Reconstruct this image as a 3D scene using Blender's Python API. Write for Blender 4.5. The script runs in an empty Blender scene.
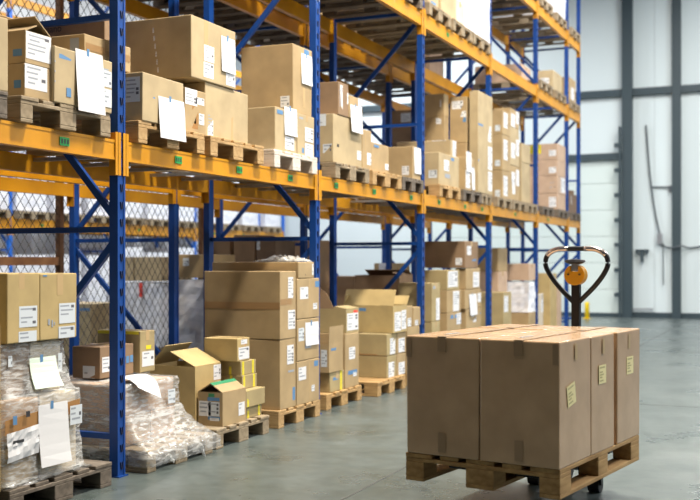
import bpy, bmesh, math, random
from mathutils import Vector, Matrix
random.seed(11)
SC = bpy.context.scene
COL = SC.collection

# ------------------------------------------------------------------ camera model
F = 1033.6; HOR = 261.1; H = 1.36; YAW = math.radians(23.68)
cs, sn = math.cos(YAW), math.sin(YAW)
def ray(px, py):
    lat = (px-350.0)/F; v = (HOR-py)/F
    return lat*cs-sn, lat*sn+cs, v
def Yat(px, X):
    d = ray(px, 0); return d[1]*X/d[0]
def Xat(px, Y):
    d = ray(px, 0); return d[0]*Y/d[1]
def zX(px, py, X):
    d = ray(px, py); return H+d[2]*X/d[0]
def zY(px, py, Y):
    d = ray(px, py); return H+d[2]*Y/d[1]
def cw(lat, Z):
    return Vector((lat*cs-Z*sn, lat*sn+Z*cs, 0))

cam = bpy.data.cameras.new('camera'); co = bpy.data.objects.new('camera', cam); COL.objects.link(co)
cam.sensor_width = 36; cam.lens = 36*F/700; cam.shift_y = (HOR-250)/700
co.location = (0, 0, H); co.rotation_euler = (math.pi/2, 0, YAW)
cam.dof.use_dof = True; cam.dof.focus_distance = 6.4; cam.dof.aperture_fstop = 2.2
cam.clip_start = .05
SC.camera = co

# ------------------------------------------------------------------ materials
def new_mat(name):
    m = bpy.data.materials.new(name); m.use_nodes = True
    nt = m.node_tree; b = nt.nodes['Principled BSDF']
    return m, nt, b
def plain(name, col, rough=.5, metal=0., spec=.5):
    m, nt, b = new_mat(name)
    b.inputs['Base Color'].default_value = (*col, 1); b.inputs['Roughness'].default_value = rough
    b.inputs['Metallic'].default_value = metal; b.inputs['Specular IOR Level'].default_value = spec
    return m
def noisy(name, c1, c2, scale=6, stretch=(1, 1, 1), rough=.7, detail=4, bump=0., spec=.3, lo=.35, hi=.65, coord='Object', metal=0.):
    m, nt, b = new_mat(name); N = nt.nodes; L = nt.links
    tc = N.new('ShaderNodeTexCoord'); mp = N.new('ShaderNodeMapping'); no = N.new('ShaderNodeTexNoise'); cr = N.new('ShaderNodeValToRGB')
    mp.inputs['Scale'].default_value = stretch
    no.inputs['Scale'].default_value = scale; no.inputs['Detail'].default_value = detail
    cr.color_ramp.elements[0].position = lo; cr.color_ramp.elements[1].position = hi
    cr.color_ramp.elements[0].color = (*c1, 1); cr.color_ramp.elements[1].color = (*c2, 1)
    L.new(tc.outputs[coord], mp.inputs['Vector']); L.new(mp.outputs['Vector'], no.inputs['Vector'])
    L.new(no.outputs['Fac'], cr.inputs['Fac']); L.new(cr.outputs['Color'], b.inputs['Base Color'])
    b.inputs['Roughness'].default_value = rough; b.inputs['Specular IOR Level'].default_value = spec; b.inputs['Metallic'].default_value = metal
    if bump:
        bp = N.new('ShaderNodeBump'); bp.inputs['Strength'].default_value = bump; bp.inputs['Distance'].default_value = .01
        L.new(no.outputs['Fac'], bp.inputs['Height']); L.new(bp.outputs['Normal'], b.inputs['Normal'])
    return m
def card_mat(name, c):
    d = tuple(x*.88 for x in c); l = tuple(min(1, x*1.07) for x in c)
    return noisy(name, d, l, scale=5, stretch=(1, 1, 1), rough=.72, detail=8, bump=.06, spec=.25)
TONE = {k: card_mat('cardboard_'+k, v) for k, v in dict(
    tan=(.39, .285, .155), light=(.43, .34, .205), brown=(.25, .165, .10), gold=(.45, .34, .16),
    pink=(.48, .345, .25), olive=(.37, .295, .155), dark=(.17, .115, .078), rose=(.40, .27, .165), cream=(.62, .54, .42)).items()}
TONE['load'] = noisy('cardboard_load', (.47, .315, .185), (.56, .38, .23), 5, rough=.24, detail=8, bump=.03, spec=.5)
TONE['load'].node_tree.nodes['Principled BSDF'].inputs['Coat Weight'].default_value = .5
TONE['load'].node_tree.nodes['Principled BSDF'].inputs['Coat Roughness'].default_value = .25
M = {}
M['tape'] = plain('brown_packing_tape', (.33, .20, .09), .28)
M['ltape'] = plain('clear_tape_on_cardboard', (.50, .36, .19), .22)
M['btape'] = plain('orange_brown_tape', (.36, .19, .07), .25)
M['ytape'] = plain('yellow_tape', (.72, .62, .03), .35)
M['gtape'] = plain('green_tape', (.02, .22, .10), .35)
M['white'] = plain('label_paper', (.69, .70, .73), .6)
M['wlabel'] = plain('bluish_label_paper', (.60, .65, .70), .55)
M['yellowlabel'] = plain('pale_yellow_label', (.78, .70, .36), .6)
M['greenpaper'] = plain('pale_green_paper', (.66, .78, .68), .6)
M['bluep'] = plain('blue_print', (.09, .22, .42), .6)
M['black'] = plain('black_ink', (.025, .025, .03), .6)
M['ink'] = plain('grey_print', (.30, .33, .38), .6)
M['rtape'] = plain('tape_on_brown_carton', (.33, .225, .135), .35)
M['faint'] = plain('faint_dark_print', (.10, .10, .12), .6)
M['red'] = plain('red_print', (.75, .05, .03), .5)
M['blue'] = noisy('blue_rack_paint', (.003, .040, .205), (.005, .055, .27), 3, rough=.42, spec=.35)
M['blue2'] = noisy('bright_blue_rack_paint', (.01, .12, .55), (.015, .15, .62), 3, rough=.4, spec=.5)
M['yellow'] = noisy('yellow_beam_paint', (.50, .215, .003), (.62, .28, .005), 2.5, rough=.42, spec=.45)
M['green'] = plain('green_location_tag', (.01, .33, .06), .5)
M['steel'] = noisy('galvanised_bar', (.34, .33, .32), (.46, .45, .44), 12, rough=.4, metal=.6)
M['wire'] = plain('dark_wire', (.012, .012, .016), .6)
M['rust'] = noisy('brown_fence_paint', (.13, .06, .03), (.20, .10, .045), 6, rough=.6)
M['slot'] = plain('slot_dark', (.002, .008, .05), .7)
def wood(name, a, b): return noisy(name, a, b, scale=3.2, stretch=(1.2, 7, 9), rough=.8, detail=8, bump=.25, spec=.2, lo=.3, hi=.7)
M['wood_new'] = wood('new_pallet_wood', (.32, .20, .09), (.50, .34, .17))
M['wood_old'] = wood('weathered_pallet_wood', (.20, .155, .10), (.34, .275, .19))
M['wood_dark'] = wood('dark_pallet_wood', (.09, .075, .062), (.19, .16, .13))
M['wood_white'] = wood('pale_pallet_wood', (.50, .45, .40), (.72, .66, .60))
M['wood_warm'] = wood('warm_pallet_wood', (.28, .165, .07), (.50, .33, .15))
M['rubber'] = plain('black_rubber', (.015, .015, .017), .6)
M['blackmetal'] = plain('black_painted_steel', (.014, .014, .018), .32, .1)
M['chrome'] = plain('worn_chrome_grip', (.62, .56, .56), .22, .9)
M['orange'] = plain('yellow_plastic_hub', (.70, .33, .01), .4)
M['greymetal'] = plain('grey_metal', (.35, .37, .40), .35, .7)
M['wallw'] = noisy('white_wall_panel', (.60, .68, .70), (.67, .745, .765), .35, rough=.55, spec=.3, coord='Generated')
M['doorw'] = noisy('pale_door_panel', (.59, .68, .66), (.65, .73, .71), .5, rough=.5, spec=.35, coord='Generated')
M['girder'] = plain('dark_grey_green_steel', (.030, .052, .065), .5)
M['bollard'] = plain('yellow_post_paint', (.80, .58, .01), .4)
M['palewall'] = plain('left_wall_paint', (.80, .82, .84), .6)

def wrap_mat(name, col, amin, amax, scale):
    m, nt, b = new_mat(name); N = nt.nodes; L = nt.links
    tc = N.new('ShaderNodeTexCoord'); mp = N.new('ShaderNodeMapping'); no = N.new('ShaderNodeTexNoise'); mr = N.new('ShaderNodeMapRange')
    mp.inputs['Scale'].default_value = (1, 1, 4.5); mp.inputs['Rotation'].default_value = (.5, 0, 0)
    no.inputs['Scale'].default_value = scale; no.inputs['Detail'].default_value = 7; no.inputs['Distortion'].default_value = .5
    mr.inputs['From Min'].default_value = .38; mr.inputs['From Max'].default_value = .66
    mr.inputs['To Min'].default_value = amin; mr.inputs['To Max'].default_value = amax
    L.new(tc.outputs['Object'], mp.inputs['Vector']); L.new(mp.outputs['Vector'], no.inputs['Vector'])
    L.new(no.outputs['Fac'], mr.inputs['Value']); L.new(mr.outputs['Result'], b.inputs['Alpha'])
    bp = N.new('ShaderNodeBump'); bp.inputs['Strength'].default_value = .5; bp.inputs['Distance'].default_value = .008
    L.new(no.outputs['Fac'], bp.inputs['Height']); L.new(bp.outputs['Normal'], b.inputs['Normal'])
    b.inputs['Base Color'].default_value = (*col, 1); b.inputs['Roughness'].default_value = .2; b.inputs['Specular IOR Level'].default_value = .7
    return m
M['wrap'] = wrap_mat('clear_stretch_wrap', (.80, .82, .83), .08, .55, 13)
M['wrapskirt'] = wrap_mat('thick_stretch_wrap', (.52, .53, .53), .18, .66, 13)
M['wrapgrey'] = wrap_mat('grey_stretch_wrap', (.40, .42, .45), .4, .85, 10)
M['wrapwhite'] = noisy('white_stretch_film', (.60, .62, .70), (.84, .85, .90), 5, stretch=(1, 1, 2.5), rough=.3, bump=.4, spec=.6, detail=6)
M['film'] = wrap_mat('loose_plastic_film', (.72, .74, .75), .12, .6, 14)

# floor
def floor_mat():
    m, nt, b = new_mat('polished_concrete'); N = nt.nodes; L = nt.links
    tc = N.new('ShaderNodeTexCoord')
    n1 = N.new('ShaderNodeTexNoise'); n1.inputs['Scale'].default_value = .9; n1.inputs['Detail'].default_value = 9; n1.inputs['Roughness'].default_value = .62
    n2 = N.new('ShaderNodeTexNoise'); n2.inputs['Scale'].default_value = 9; n2.inputs['Detail'].default_value = 8
    mx = N.new('ShaderNodeMix'); mx.data_type = 'FLOAT'; mx.inputs[0].default_value = .38
    cr = N.new('ShaderNodeValToRGB'); cr.color_ramp.elements[0].position = .33; cr.color_ramp.elements[1].position = .68
    cr.color_ramp.elements[0].color = (.052, .068, .066, 1); cr.color_ramp.elements[1].color = (.122, .150, .152, 1)
    L.new(tc.outputs['Object'], n1.inputs['Vector']); L.new(tc.outputs['Object'], n2.inputs['Vector'])
    L.new(n1.outputs['Fac'], mx.inputs[2]); L.new(n2.outputs['Fac'], mx.inputs[3])
    L.new(mx.outputs[0], cr.inputs['Fac']); L.new(cr.outputs['Color'], b.inputs['Base Color'])
    mr = N.new('ShaderNodeMapRange'); mr.inputs['To Min'].default_value = .22; mr.inputs['To Max'].default_value = .42
    mr.inputs['From Min'].default_value = .35; mr.inputs['From Max'].default_value = .65
    L.new(n1.outputs['Fac'], mr.inputs['Value']); L.new(mr.outputs['Result'], b.inputs['Roughness'])
    b.inputs['Specular IOR Level'].default_value = .5
    bp = N.new('ShaderNodeBump'); bp.inputs['Strength'].default_value = .12; bp.inputs['Distance'].default_value = .01
    L.new(n2.outputs['Fac'], bp.inputs['Height']); L.new(bp.outputs['Normal'], b.inputs['Normal'])
    return m
M['floor'] = floor_mat()

# ------------------------------------------------------------------ mesh builder
class MB:
    def __init__(s): s.v = []; s.f = []; s.m = []
    def add(s, vs, fs, mi=0):
        n = len(s.v); s.v += [tuple(v) for v in vs]; s.f += [tuple(i+n for i in f) for f in fs]; s.m += [mi]*len(fs)
    def box(s, x0, x1, y0, y1, z0, z1, mi=0):
        s.add([(x0, y0, z0), (x1, y0, z0), (x1, y1, z0), (x0, y1, z0), (x0, y0, z1), (x1, y0, z1), (x1, y1, z1), (x0, y1, z1)],
              [(0, 3, 2, 1), (4, 5, 6, 7), (0, 1, 5, 4), (1, 2, 6, 5), (2, 3, 7, 6), (3, 0, 4, 7)], mi)
    def plate(s, c, th, mi=0):
        c = [Vector(p) for p in c]; n = (c[1]-c[0]).cross(c[3]-c[0]).normalized()*th/2
        a = [p-n for p in c]+[p+n for p in c]
        s.add(a, [(0, 3, 2, 1), (4, 5, 6, 7), (0, 1, 5, 4), (1, 2, 6, 5), (2, 3, 7, 6), (3, 0, 4, 7)], mi)
    def bar(s, a, b, w, h, up=(0, 0, 1), mi=0):
        a = Vector(a); b = Vector(b); d = (b-a).normalized(); u = Vector(up)
        if abs(d.dot(u)) > .97: u = Vector((1, 0, 0))
        x = d.cross(u).normalized()*w/2; y = x.cross(d).normalized()*h/2
        vs = [a-x-y, a+x-y, a+x+y, a-x+y, b-x-y, b+x-y, b+x+y, b-x+y]
        s.add(vs, [(0, 3, 2, 1), (4, 5, 6, 7), (0, 1, 5, 4), (1, 2, 6, 5), (2, 3, 7, 6), (3, 0, 4, 7)], mi)
    def tube(s, pts, r, n=8, mi=0, closed=False):
        pts = [Vector(p) for p in pts]; rings = []; k = len(pts); ref = None
        rr = r if isinstance(r, (list, tuple)) else [r]*k
        for i, p in enumerate(pts):
            a = pts[(i-1) % k] if (closed or i > 0) else p; b = pts[(i+1) % k] if (closed or i < k-1) else p
            d = (b-a).normalized()
            if ref is None: ref = Vector((0, 0, 1)) if abs(d.z) < .9 else Vector((1, 0, 0))
            x = d.cross(ref).normalized(); y = d.cross(x).normalized(); ref = y*-1 if False else ref
            rings.append([p+(x*math.cos(t)+y*math.sin(t))*rr[i] for t in [2*math.pi*j/n for j in range(n)]])
        vs = [v for g in rings for v in g]; fs = []
        for i in range(k if closed else k-1):
            o = (i+1) % k
            for j in range(n):
                fs.append((i*n+j, i*n+(j+1) % n, o*n+(j+1) % n, o*n+j))
        if not closed: fs += [tuple(range(n))[::-1], tuple(range((k-1)*n, k*n))]
        s.add(vs, fs, mi)
    def lathe(s, prof, n=20, M4=None, mi=0):
        vs = []; fs = []
        for (r, z) in prof:
            for j in range(n):
                t = 2*math.pi*j/n; p = Vector((r*math.cos(t), r*math.sin(t), z)); vs.append(M4 @ p if M4 else p)
        for i in range(len(prof)-1):
            for j in range(n): fs.append((i*n+j, i*n+(j+1) % n, (i+1)*n+(j+1) % n, (i+1)*n+j))
        fs += [tuple(range(n))[::-1], tuple(range((len(prof)-1)*n, len(prof)*n))]
        s.add(vs, fs, mi)
    def mesh(s, name, mats, off=(0, 0, 0), bevel=0., seg=2, smooth=False):
        me = bpy.data.meshes.new(name)
        me.from_pydata([(v[0]-off[0], v[1]-off[1], v[2]-off[2]) for v in s.v], [], s.f)
        for m in (mats if isinstance(mats, (list, tuple)) else [mats]): me.materials.append(m)
        for p, i in zip(me.polygons, s.m): p.material_index = i
        bm = bmesh.new(); bm.from_mesh(me)
        if bevel:
            bmesh.ops.bevel(bm, geom=bm.edges[:], offset=bevel, segments=seg, affect='EDGES', profile=.5, clamp_overlap=True)
        bmesh.ops.recalc_face_normals(bm, faces=bm.faces[:])
        bm.to_mesh(me); bm.free()
        if smooth:
            for p in me.polygons: p.use_smooth = True
        return me
    def obj(s, name, mats, parent=None, off=(0, 0, 0), **k):
        o = bpy.data.objects.new(name, s.mesh(name, mats, off, **k)); COL.objects.link(o)
        if parent is not None: o.parent = parent
        return o
def link_part(name, mesh, parent):
    o = bpy.data.objects.new(name, mesh); COL.objects.link(o); o.parent = parent; return o
def empty(name, loc, rz=0.):
    o = bpy.data.objects.new(name, None); COL.objects.link(o); o.location = loc; o.rotation_euler = (0, 0, rz); o.empty_display_size = .1; return o
SEEN = {}
def tag(o, label, cat, group=None):
    o['label'] = label; o['category'] = cat
    if group: o['group'] = group
    if label in SEEN and not group: print('DUPLABEL', label)
    SEEN[label] = 1
    return o
def struct(name, mb, mat, **k):
    o = mb.obj(name, mat, **k); o['kind'] = 'structure'; return o
def rbox(name, mat, x0, x1, y0, y1, z0, z1):
    b = MB(); b.box(x0, x1, y0, y1, z0, z1); return struct(name, b, mat)

# ------------------------------------------------------------------ setting
WY = 25.62
b = MB(); b.box(-16, 12, -6, WY+.2, -.1, 0); struct('floor', b, M['floor'])
# end wall with the pale sectional door left of the dark post
Xp1 = Xat(628, WY); Xp2 = Xat(677, WY); zg1 = 5.43; zg2 = 3.90
b = MB()
b.box(-15.2, 12, WY, WY+.2, zg2, 11); b.box(Xp1, 12, WY, WY+.2, 0, zg2); b.box(-15.2, -9.5, WY, WY+.2, 0, zg2)
struct('wall_end', b, M['wallw'])
b = MB(); b.box(-15.2, -15, -6, WY, 0, 11); struct('wall_left', b, M['palewall'])
d = empty('door_1', (0, WY, 0)); d['kind'] = 'structure'
for i in range(6):
    q = MB(); z0 = .03+i*.645; q.box(-9.5, Xp1-.1, -.02, .1, z0, z0+.638)
    q.obj('door_panel', M['doorw'], d, bevel=.006)
rbox('trim_1', M['girder'], Xp1-.12, Xp1+.12, WY-.20, WY, 0, 11)       # dark post
rbox('trim_2', M['girder'], Xp2-.10, Xp2+.10, WY-.16, WY, 0, 11)
rbox('trim_3', M['girder'], -15, 12, WY-.13, WY-.005, zg1-.085, zg1+.085)
rbox('trim_4', M['girder'], -10, Xp1-.12, WY-.13, WY-.005, zg2-.08, zg2+.08)
rbox('baseboard_end', M['girder'], Xp1+.12, 12, WY-.05, WY, 0, .13)
rbox('baseboard_end_left', M['girder'], -10, Xp1-.12, WY-.05, WY-.005, 0, .10)
b = MB()
for xx in (Xp1+.62, Xp2+1.3, Xp2+2.6): b.box(xx-.008, xx+.008, WY-.012, WY-.001, .2, 10.5)
struct('trim_5', b, plain('panel_joint', (.52, .58, .60), .6))
# floor joints
b = MB(); b.box(-2.412, -2.398, 1, WY, .0005, .0015); b.box(1.9, 1.914, 1, WY, .0005, .0015)
for yy in (5.0-1.2, 10.1, 16.2, 21.9): b.box(-2.4, 12, yy-.006, yy+.006, .0006, .0014)
struct('trim_6', b, plain('floor_joint', (.07, .075, .075), .8))
# door track brackets
t = empty('door_track', (Xp1-.16, WY-.21, 0)); tag(t, 'dark vertical door guide with a column of bracket knuckles beside the post', 'door track')
q = MB(); q.box(-.03, .03, -.03, .03, 0, 4.6); q.obj('guide_rail', M['girder'], t)
for i in range(7):
    q = MB(); z = .55+i*.6; q.box(-.13, .02, -.05, .05, z-.05, z+.05); q.obj('bracket', M['girder'], t, bevel=.01)
# hose and cables on the wall
def wpt(px, py, dy=.06):
    X = Xat(px, WY-dy); return (X, WY-dy, zY(px, py, WY-dy))
def smooth_path(pts, n=6):
    P = [Vector(p) for p in pts]; out = []
    for i in range(len(P)-1):
        p0 = P[max(i-1, 0)]; p1 = P[i]; p2 = P[i+1]; p3 = P[min(i+2, len(P)-1)]
        for k in range(n):
            t = k/n; out.append(.5*((2*p1)+(p2-p0)*t+(2*p0-5*p1+4*p2-p3)*t*t+(3*p1-p0-3*p2+p3)*t**3))
    out.append(P[-1]); return out
cablem = plain('dark_cable', (.07, .085, .10), .5)
q = MB(); q.tube(smooth_path([wpt(646, 125), wpt(649, 165), wpt(653, 200), wpt(657, 222), wpt(661, 238), wpt(664, 246), wpt(672, 248, .2), wpt(681, 246, .2), wpt(690, 248), wpt(703, 246)]), .022, 6)
tag(q.obj('cable', cablem, smooth=True), 'thin dark cable drooping down the white wall and along to the right', 'cable')
q = MB(); q.tube([wpt(663, 246, .08), wpt(663.5, 285, .08)], .016, 6); tag(q.obj('pull_cord', cablem), 'short straight cord hanging from the grey wall box', 'cord')
q = MB(); a = wpt(660, 239, .05); q.box(a[0]-.06, a[0]+.06, WY-.14, WY-.004, a[2]-.13, a[2]+.13); tag(q.obj('junction_box', M['greymetal'], bevel=.01), 'small grey box on the white wall where the cable turns', 'box')
q = MB(); a = wpt(651, 187); e = wpt(671, 187); q.tube([(a[0], WY-.04, a[2]), (e[0], WY-.04, e[2])], .02, 6); q.box(e[0]-.05, e[0]+.05, WY-.09, WY-.004, e[2]-.12, e[2]+.03)
tag(q.obj('wall_bracket', cablem), 'thin horizontal rod bracket high on the white wall between two posts', 'bracket')
q = MB(); a = wpt(633, 309); e = wpt(652, 309); q.tube([(a[0], WY-.1, a[2]), (e[0], WY-.1, e[2])], .02, 6); q.tube([(e[0], WY-.1, e[2]), (e[0], WY-.002, e[2])], .02, 6)
tag(q.obj('low_rail', M['greymetal']), 'thin grey rod low on the wall beside the dark post', 'rail')
t = empty('wall_mounted_hook', wpt(642, 254, .1)); tag(t, 'small dark forked reel hook on the wall right of the thick post', 'hook')
q = MB(); q.tube([(-.14, 0, .10), (-.12, 0, .02), (0, 0, -.04), (.12, 0, .02), (.14, 0, .10)], .025, 6); q.obj('hook_arm', M['girder'], t)
q = MB(); q.box(-.03, .03, -.05, .096, -.19, .08); q.obj('stem', M['girder'], t)
q = MB(); q.box(-.15, .15, .02, .09, .07, .11); q.obj('top_bar', M['girder'], t)
# yellow post
X = Xat(587, 24.6); t = empty('guard_post', (X, 24.6, 0)); tag(t, 'short yellow guard post on the floor near the end wall', 'post')
q = MB(); q.lathe([(.055, .01), (.055, .36), (.045, .39), (.02, .40)], 14); q.obj('tube', M['bollard'], t, smooth=True)
q = MB(); q.box(-.09, .09, -.09, .09, 0, .012); q.obj('base_plate', M['bollard'], t)

# ------------------------------------------------------------------ racks
XF, XR = -3.944, -5.095          # main rack front and rear faces
XBF, XBR = -5.42, -6.64          # back rack
YF = [2.6, 5.395, 8.275, 11.054, 13.814, 16.542, 18.924, 20.033]
L1T, L1B, L2T, L2B, L3T, L3B = 2.119, 1.994, 4.175, 4.018, 5.535, 5.378
PW, PD = .080, .060
def post_mesh(front, hgt, mat, slots=True, key={}):
    k = (front, hgt, mat.name, slots)
    if k in key: return key[k]
    q = MB(); s = 1 if front else -1
    q.box(-PD, 0, -PW/2, PW/2, 0, hgt) if front else q.box(0, PD, -PW/2, PW/2, 0, hgt)
    # folded lips that give the face its profile
    if front:
        q.box(0, .004, -PW/2, -PW/2+.018, 0, hgt); q.box(0, .004, PW/2-.018, PW/2, 0, hgt)
    if slots and front:
        z = .07
        while z < hgt-.1:
            for dy in (0.004,):
                q.bar((.002, dy-.012, z+.022), (.002, dy-.004, z-.022), .006, .010, (1, 0, 0), 1)
                q.bar((.002, dy+.012, z+.022), (.002, dy+.004, z-.022), .006, .010, (1, 0, 0), 1)
                q.box(.0, .0035, dy-.006, dy+.006, z-.026, z-.012, 1)
            z += .1095
    key[k] = q.mesh('upright_post', [mat, M['slot']]); return key[k]
def build_frame(root, y, xf, xr, hgt, mat, ph=0, slots=True):
    f = empty('upright_frame', (0, y, 0)); f.parent = root
    p = link_part('upright_post', post_mesh(True, hgt, mat, slots), f); p.location = (xf, 0, 0)
    p = link_part('upright_post', post_mesh(False, hgt, mat, False), f); p.location = (xr, 0, 0)
    a, c = xf-PD*.5, xr+PD*.5
    zs = [.25, 1.56, 2.91, 4.18, 5.49, 6.8]
    for i, z in enumerate(zs):
        if z > hgt: break
        q = MB(); q.bar((a, 0, z), (c, 0, z), .035, .036); q.obj('horizontal_brace', mat, f)
        if i+1 < len(zs) and zs[i+1] <= hgt:
            q = MB()
            if (i+ph) % 2 == 0: q.bar((c, .0, z+.06), (a, .0, zs[i+1]-.06), .03, .045)
            else: q.bar((a, .0, z+.06), (c, .0, zs[i+1]-.06), .03, .045)
            q.obj('diagonal_brace', mat, f)
    for x, s in ((xf, 1), (xr, -1)):
        q = MB(); q.box(x-.09 if s > 0 else x-.02, x+.02 if s > 0 else x+.09, -.048, .050, 0, .008); q.obj('foot_plate', mat, f)
    return f
def tagmesh(w, h, text_bars=3):
    q = MB(); q.box(0, .002, -w/2, w/2, -h/2, h/2, 0)
    for i in range(text_bars):
        u = -w*.36+i*w*.30; q.box(.002, .0026, u, u+w*.17, -h*.26, h*.28, 1)
    return q.mesh('location_tag', [M['green'], M['black']])
TAGM = tagmesh(.085, .050)
def build_beam(root, y0, y1, xface, zt, zb, s=1, tags=(), plates=True):
    """a box beam with hook plates at both ends; s=+1: its outer face looks to +X"""
    bm_ = empty('crossbeam', (xface, (y0+y1)/2, zb)); bm_.parent = root
    L = (y1-y0)/2-PW/2; h = zt-zb
    q = MB(); q.box(-.052*s if s > 0 else 0, 0 if s > 0 else .052, -L+.003, L-.003, 0, h)
    q.box(*( (0, .003) if s > 0 else (-.003, 0) ), -L+.003, L-.003, h-.018, h); q.box(*((0, .003) if s > 0 else (-.003, 0)), -L+.003, L-.003, 0, .018)
    q.obj('box_section', M['yellow'], bm_)
    if plates:
        for e in (-1, 1):
            q = MB(); ye = e*(L+.002)
            q.box(*( (.004, .009) if s > 0 else (-.009, -.004)), *sorted((ye+e*.026, ye-e*.03)), -.095, h+.05)
            q.box(*( (-.06, .009) if s > 0 else (-.009, .06)), *sorted((ye-e*.005, ye)), -.095, h+.05)
            q.obj('hook_plate', M['yellow'], bm_)
    for (yt, mesh) in tags:
        t_ = link_part('location_tag', mesh, bm_); t_.location = (.0035, yt-(y0+y1)/2, h*.5)
        t_['label'] = 'green shelf location tag'
    return bm_
def support_bars(root, ys, xf, xr, z):
    for y in ys:
        q = MB(); q.bar((xf-.055, y, z), (xr+.055, y, z), .04, .025); q.obj('support_bar', M['steel'], root)

rack = empty('pallet_rack', (XF, 2.6, 0)); rack.location = (0, 0, 0)
tag(rack, 'near blue and yellow pallet rack lining the aisle, carrying the boxed pallets', 'pallet rack')
for i, y in enumerate(YF): build_frame(rack, y, XF, XR, 7.0, M['blue'])
tag_px = {0: [64], 1: [178, 239, 290], 2: [336, 374, 411], 3: [439, 465, 482], 4: [515], 5: [548]}
for i in range(len(YF)-1):
    y0, y1 = YF[i], YF[i+1]
    tg = [(Yat(px, XF), TAGM) for px in tag_px.get(i, []) if y0+.1 < Yat(px, XF) < y1-.1]
    build_beam(rack, y0, y1, XF, L1T, L1B, 1, tg)
    build_beam(rack, y0, y1, XR, L1T, L1B, -1)
    tg2 = [((y0+y1)/2-.5, TAGM)] if i in (2, 3) else []
    build_beam(rack, y0, y1, XF, L2T, L2B, 1, tg2); build_beam(rack, y0, y1, XR, L2T, L2B, -1)
    if i >= 3: build_beam(rack, y0, y1, XF, L3T, L3B, 1); build_beam(rack, y0, y1, XR, L3T, L3B, -1)
    if i < 6:
        support_bars(rack, [y0+(y1-y0)*k/6 for k in (1, 2, 3, 4, 5)], XF, XR, L1T-.035)

rackb = empty('pallet_rack', (0, 0, 0)); tag(rackb, 'blue and yellow pallet rack standing back to back behind the aisle rack', 'pallet rack')
for i, y in enumerate(YF[:-1]): build_frame(rackb, y, XBF, XBR, 7.0, M['blue'], ph=1, slots=False)
for i in range(len(YF)-2):
    y0, y1 = YF[i], YF[i+1]
    for x, s in ((XBF, 1), (XBR, -1)):
        build_beam(rackb, y0, y1, x, L1T, L1B, s); build_beam(rackb, y0, y1, x, L2T, L2B, s)

XC = -12.9
YC = [8.4, 11.4, 14.4, 17.45, 20.5, 23.55, 24.95]
rackc = empty('pallet_rack', (0, 0, 0)); tag(rackc, 'far bright blue pallet rack seen beyond the wire mesh fence', 'pallet rack')
for y in YC: build_frame(rackc, y, XC, XC-1.1, 7.0, M['blue2'], slots=False)
for i in range(len(YC)-1):
    y0, y1 = YC[i], YC[i+1]
    for x, s in ((XC, 1), (XC-1.1, -1)):
        tg = [((y0+y1)/2-.7, TAGM), ((y0+y1)/2+.7, TAGM)] if s > 0 else []
        build_beam(rackc, y0, y1, x, 2.12, 1.92, s, tg); build_beam(rackc, y0, y1, x, 4.1, 3.95, s); build_beam(rackc, y0, y1, x, 6.1, 5.95, s)

# wire mesh fence behind the back rack
XM = -6.86
fence = empty('mesh_fence', (XM, 8.2, 0)); fence.location = (0, 0, 0)
tag(fence, 'diamond wire mesh fence with a brown post behind the racks', 'fence')
q = MB()
def wires(y0, y1, z0, z1, p, slope=1.25, r=.0042):
    # two families of straight wires clipped to the rectangle
    for sg in (1, -1):
        k0 = -int((z1-z0)/slope/p)-2; k1 = int((y1-y0)/p)+int((z1-z0)/slope/p)+2
        for k in range(k0, k1):
            ys = y0+k*p
            # line: y = ys + sg*(z-z0)/slope
            lo, hi = z0, z1
            if sg > 0:
                lo = max(lo, z0+(y0-ys)*slope); hi = min(hi, z0+(y1-ys)*slope)
            else:
                lo = max(lo, z0+(ys-y1)*slope); hi = min(hi, z0+(ys-y0)*slope)
            if hi-lo < .02: continue
            a = (XM+sg*.002, ys+sg*(lo-z0)/slope, lo); c = (XM+sg*.002, ys+sg*(hi-z0)/slope, hi)
            q.tube([a, c], r, 4)
wires(4.6, 11.0, .05, 5.2, .112)
q.obj('wire_mesh', M['wire'], fence)
q = MB(); q.bar((XM, 8.36, 0), (XM, 8.36, 5.2), .06, .06); q.obj('fence_post', M['rust'], fence)
q = MB(); q.bar((XM, 11.03, 0), (XM, 11.03, 5.2), .05, .05); q.obj('fence_post', M['rust'], fence)
q = MB(); q.bar((XM, 4.55, 0), (XM, 4.55, 5.2), .05, .05); q.obj('fence_post', M['rust'], fence)
q = MB(); q.bar((XM, 4.575, 1.36), (XM, 8.33, 1.36), .05, .08); q.obj('fence_rail', M['rust'], fence)

# ------------------------------------------------------------------ pallets
PMESH = {}
def pallet_meshes(variant):
    if variant in PMESH: return PMESH[variant]
    mat = M['wood_'+variant]; L = {}
    def bx(a, bb, c, j=.0):
        m = MB(); m.box(-a/2, a/2, -bb/2, bb/2, 0, c); return m.mesh('board', mat, bevel=.003, seg=1)
    L['wide'] = bx(1.2, .145, .022); L['narrow'] = bx(1.2, .10, .022); L['stringer'] = bx(.145, .80, .022)
    L['block'] = bx(.145, .10, .078); L['blockm'] = bx(.145, .145, .078); L['skid'] = bx(1.2, .10, .022); L['skidm'] = bx(1.2, .145, .022)
    q = MB()
    for y, w in ((-.3275, .145), (-.164, .1), (0, .145), (.164, .1), (.3275, .145)): q.box(-.6, .6, y-w/2, y+w/2, .122, .144)
    for x in (-.5275, 0, .5275): q.box(x-.0725, x+.0725, -.4, .4, .1, .122)
    for x in (-.5275, 0, .5275):
        for y, w in ((-.35, .1), (0, .145), (.35, .1)): q.box(x-.0725, x+.0725, y-w/2, y+w/2, .022, .1)
    for y, w in ((-.35, .1), (0, .145), (.35, .1)): q.box(-.6, .6, y-w/2, y+w/2, 0, .022)
    L['one'] = q.mesh('pallet', mat)
    PMESH[variant] = L; return L
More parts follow.
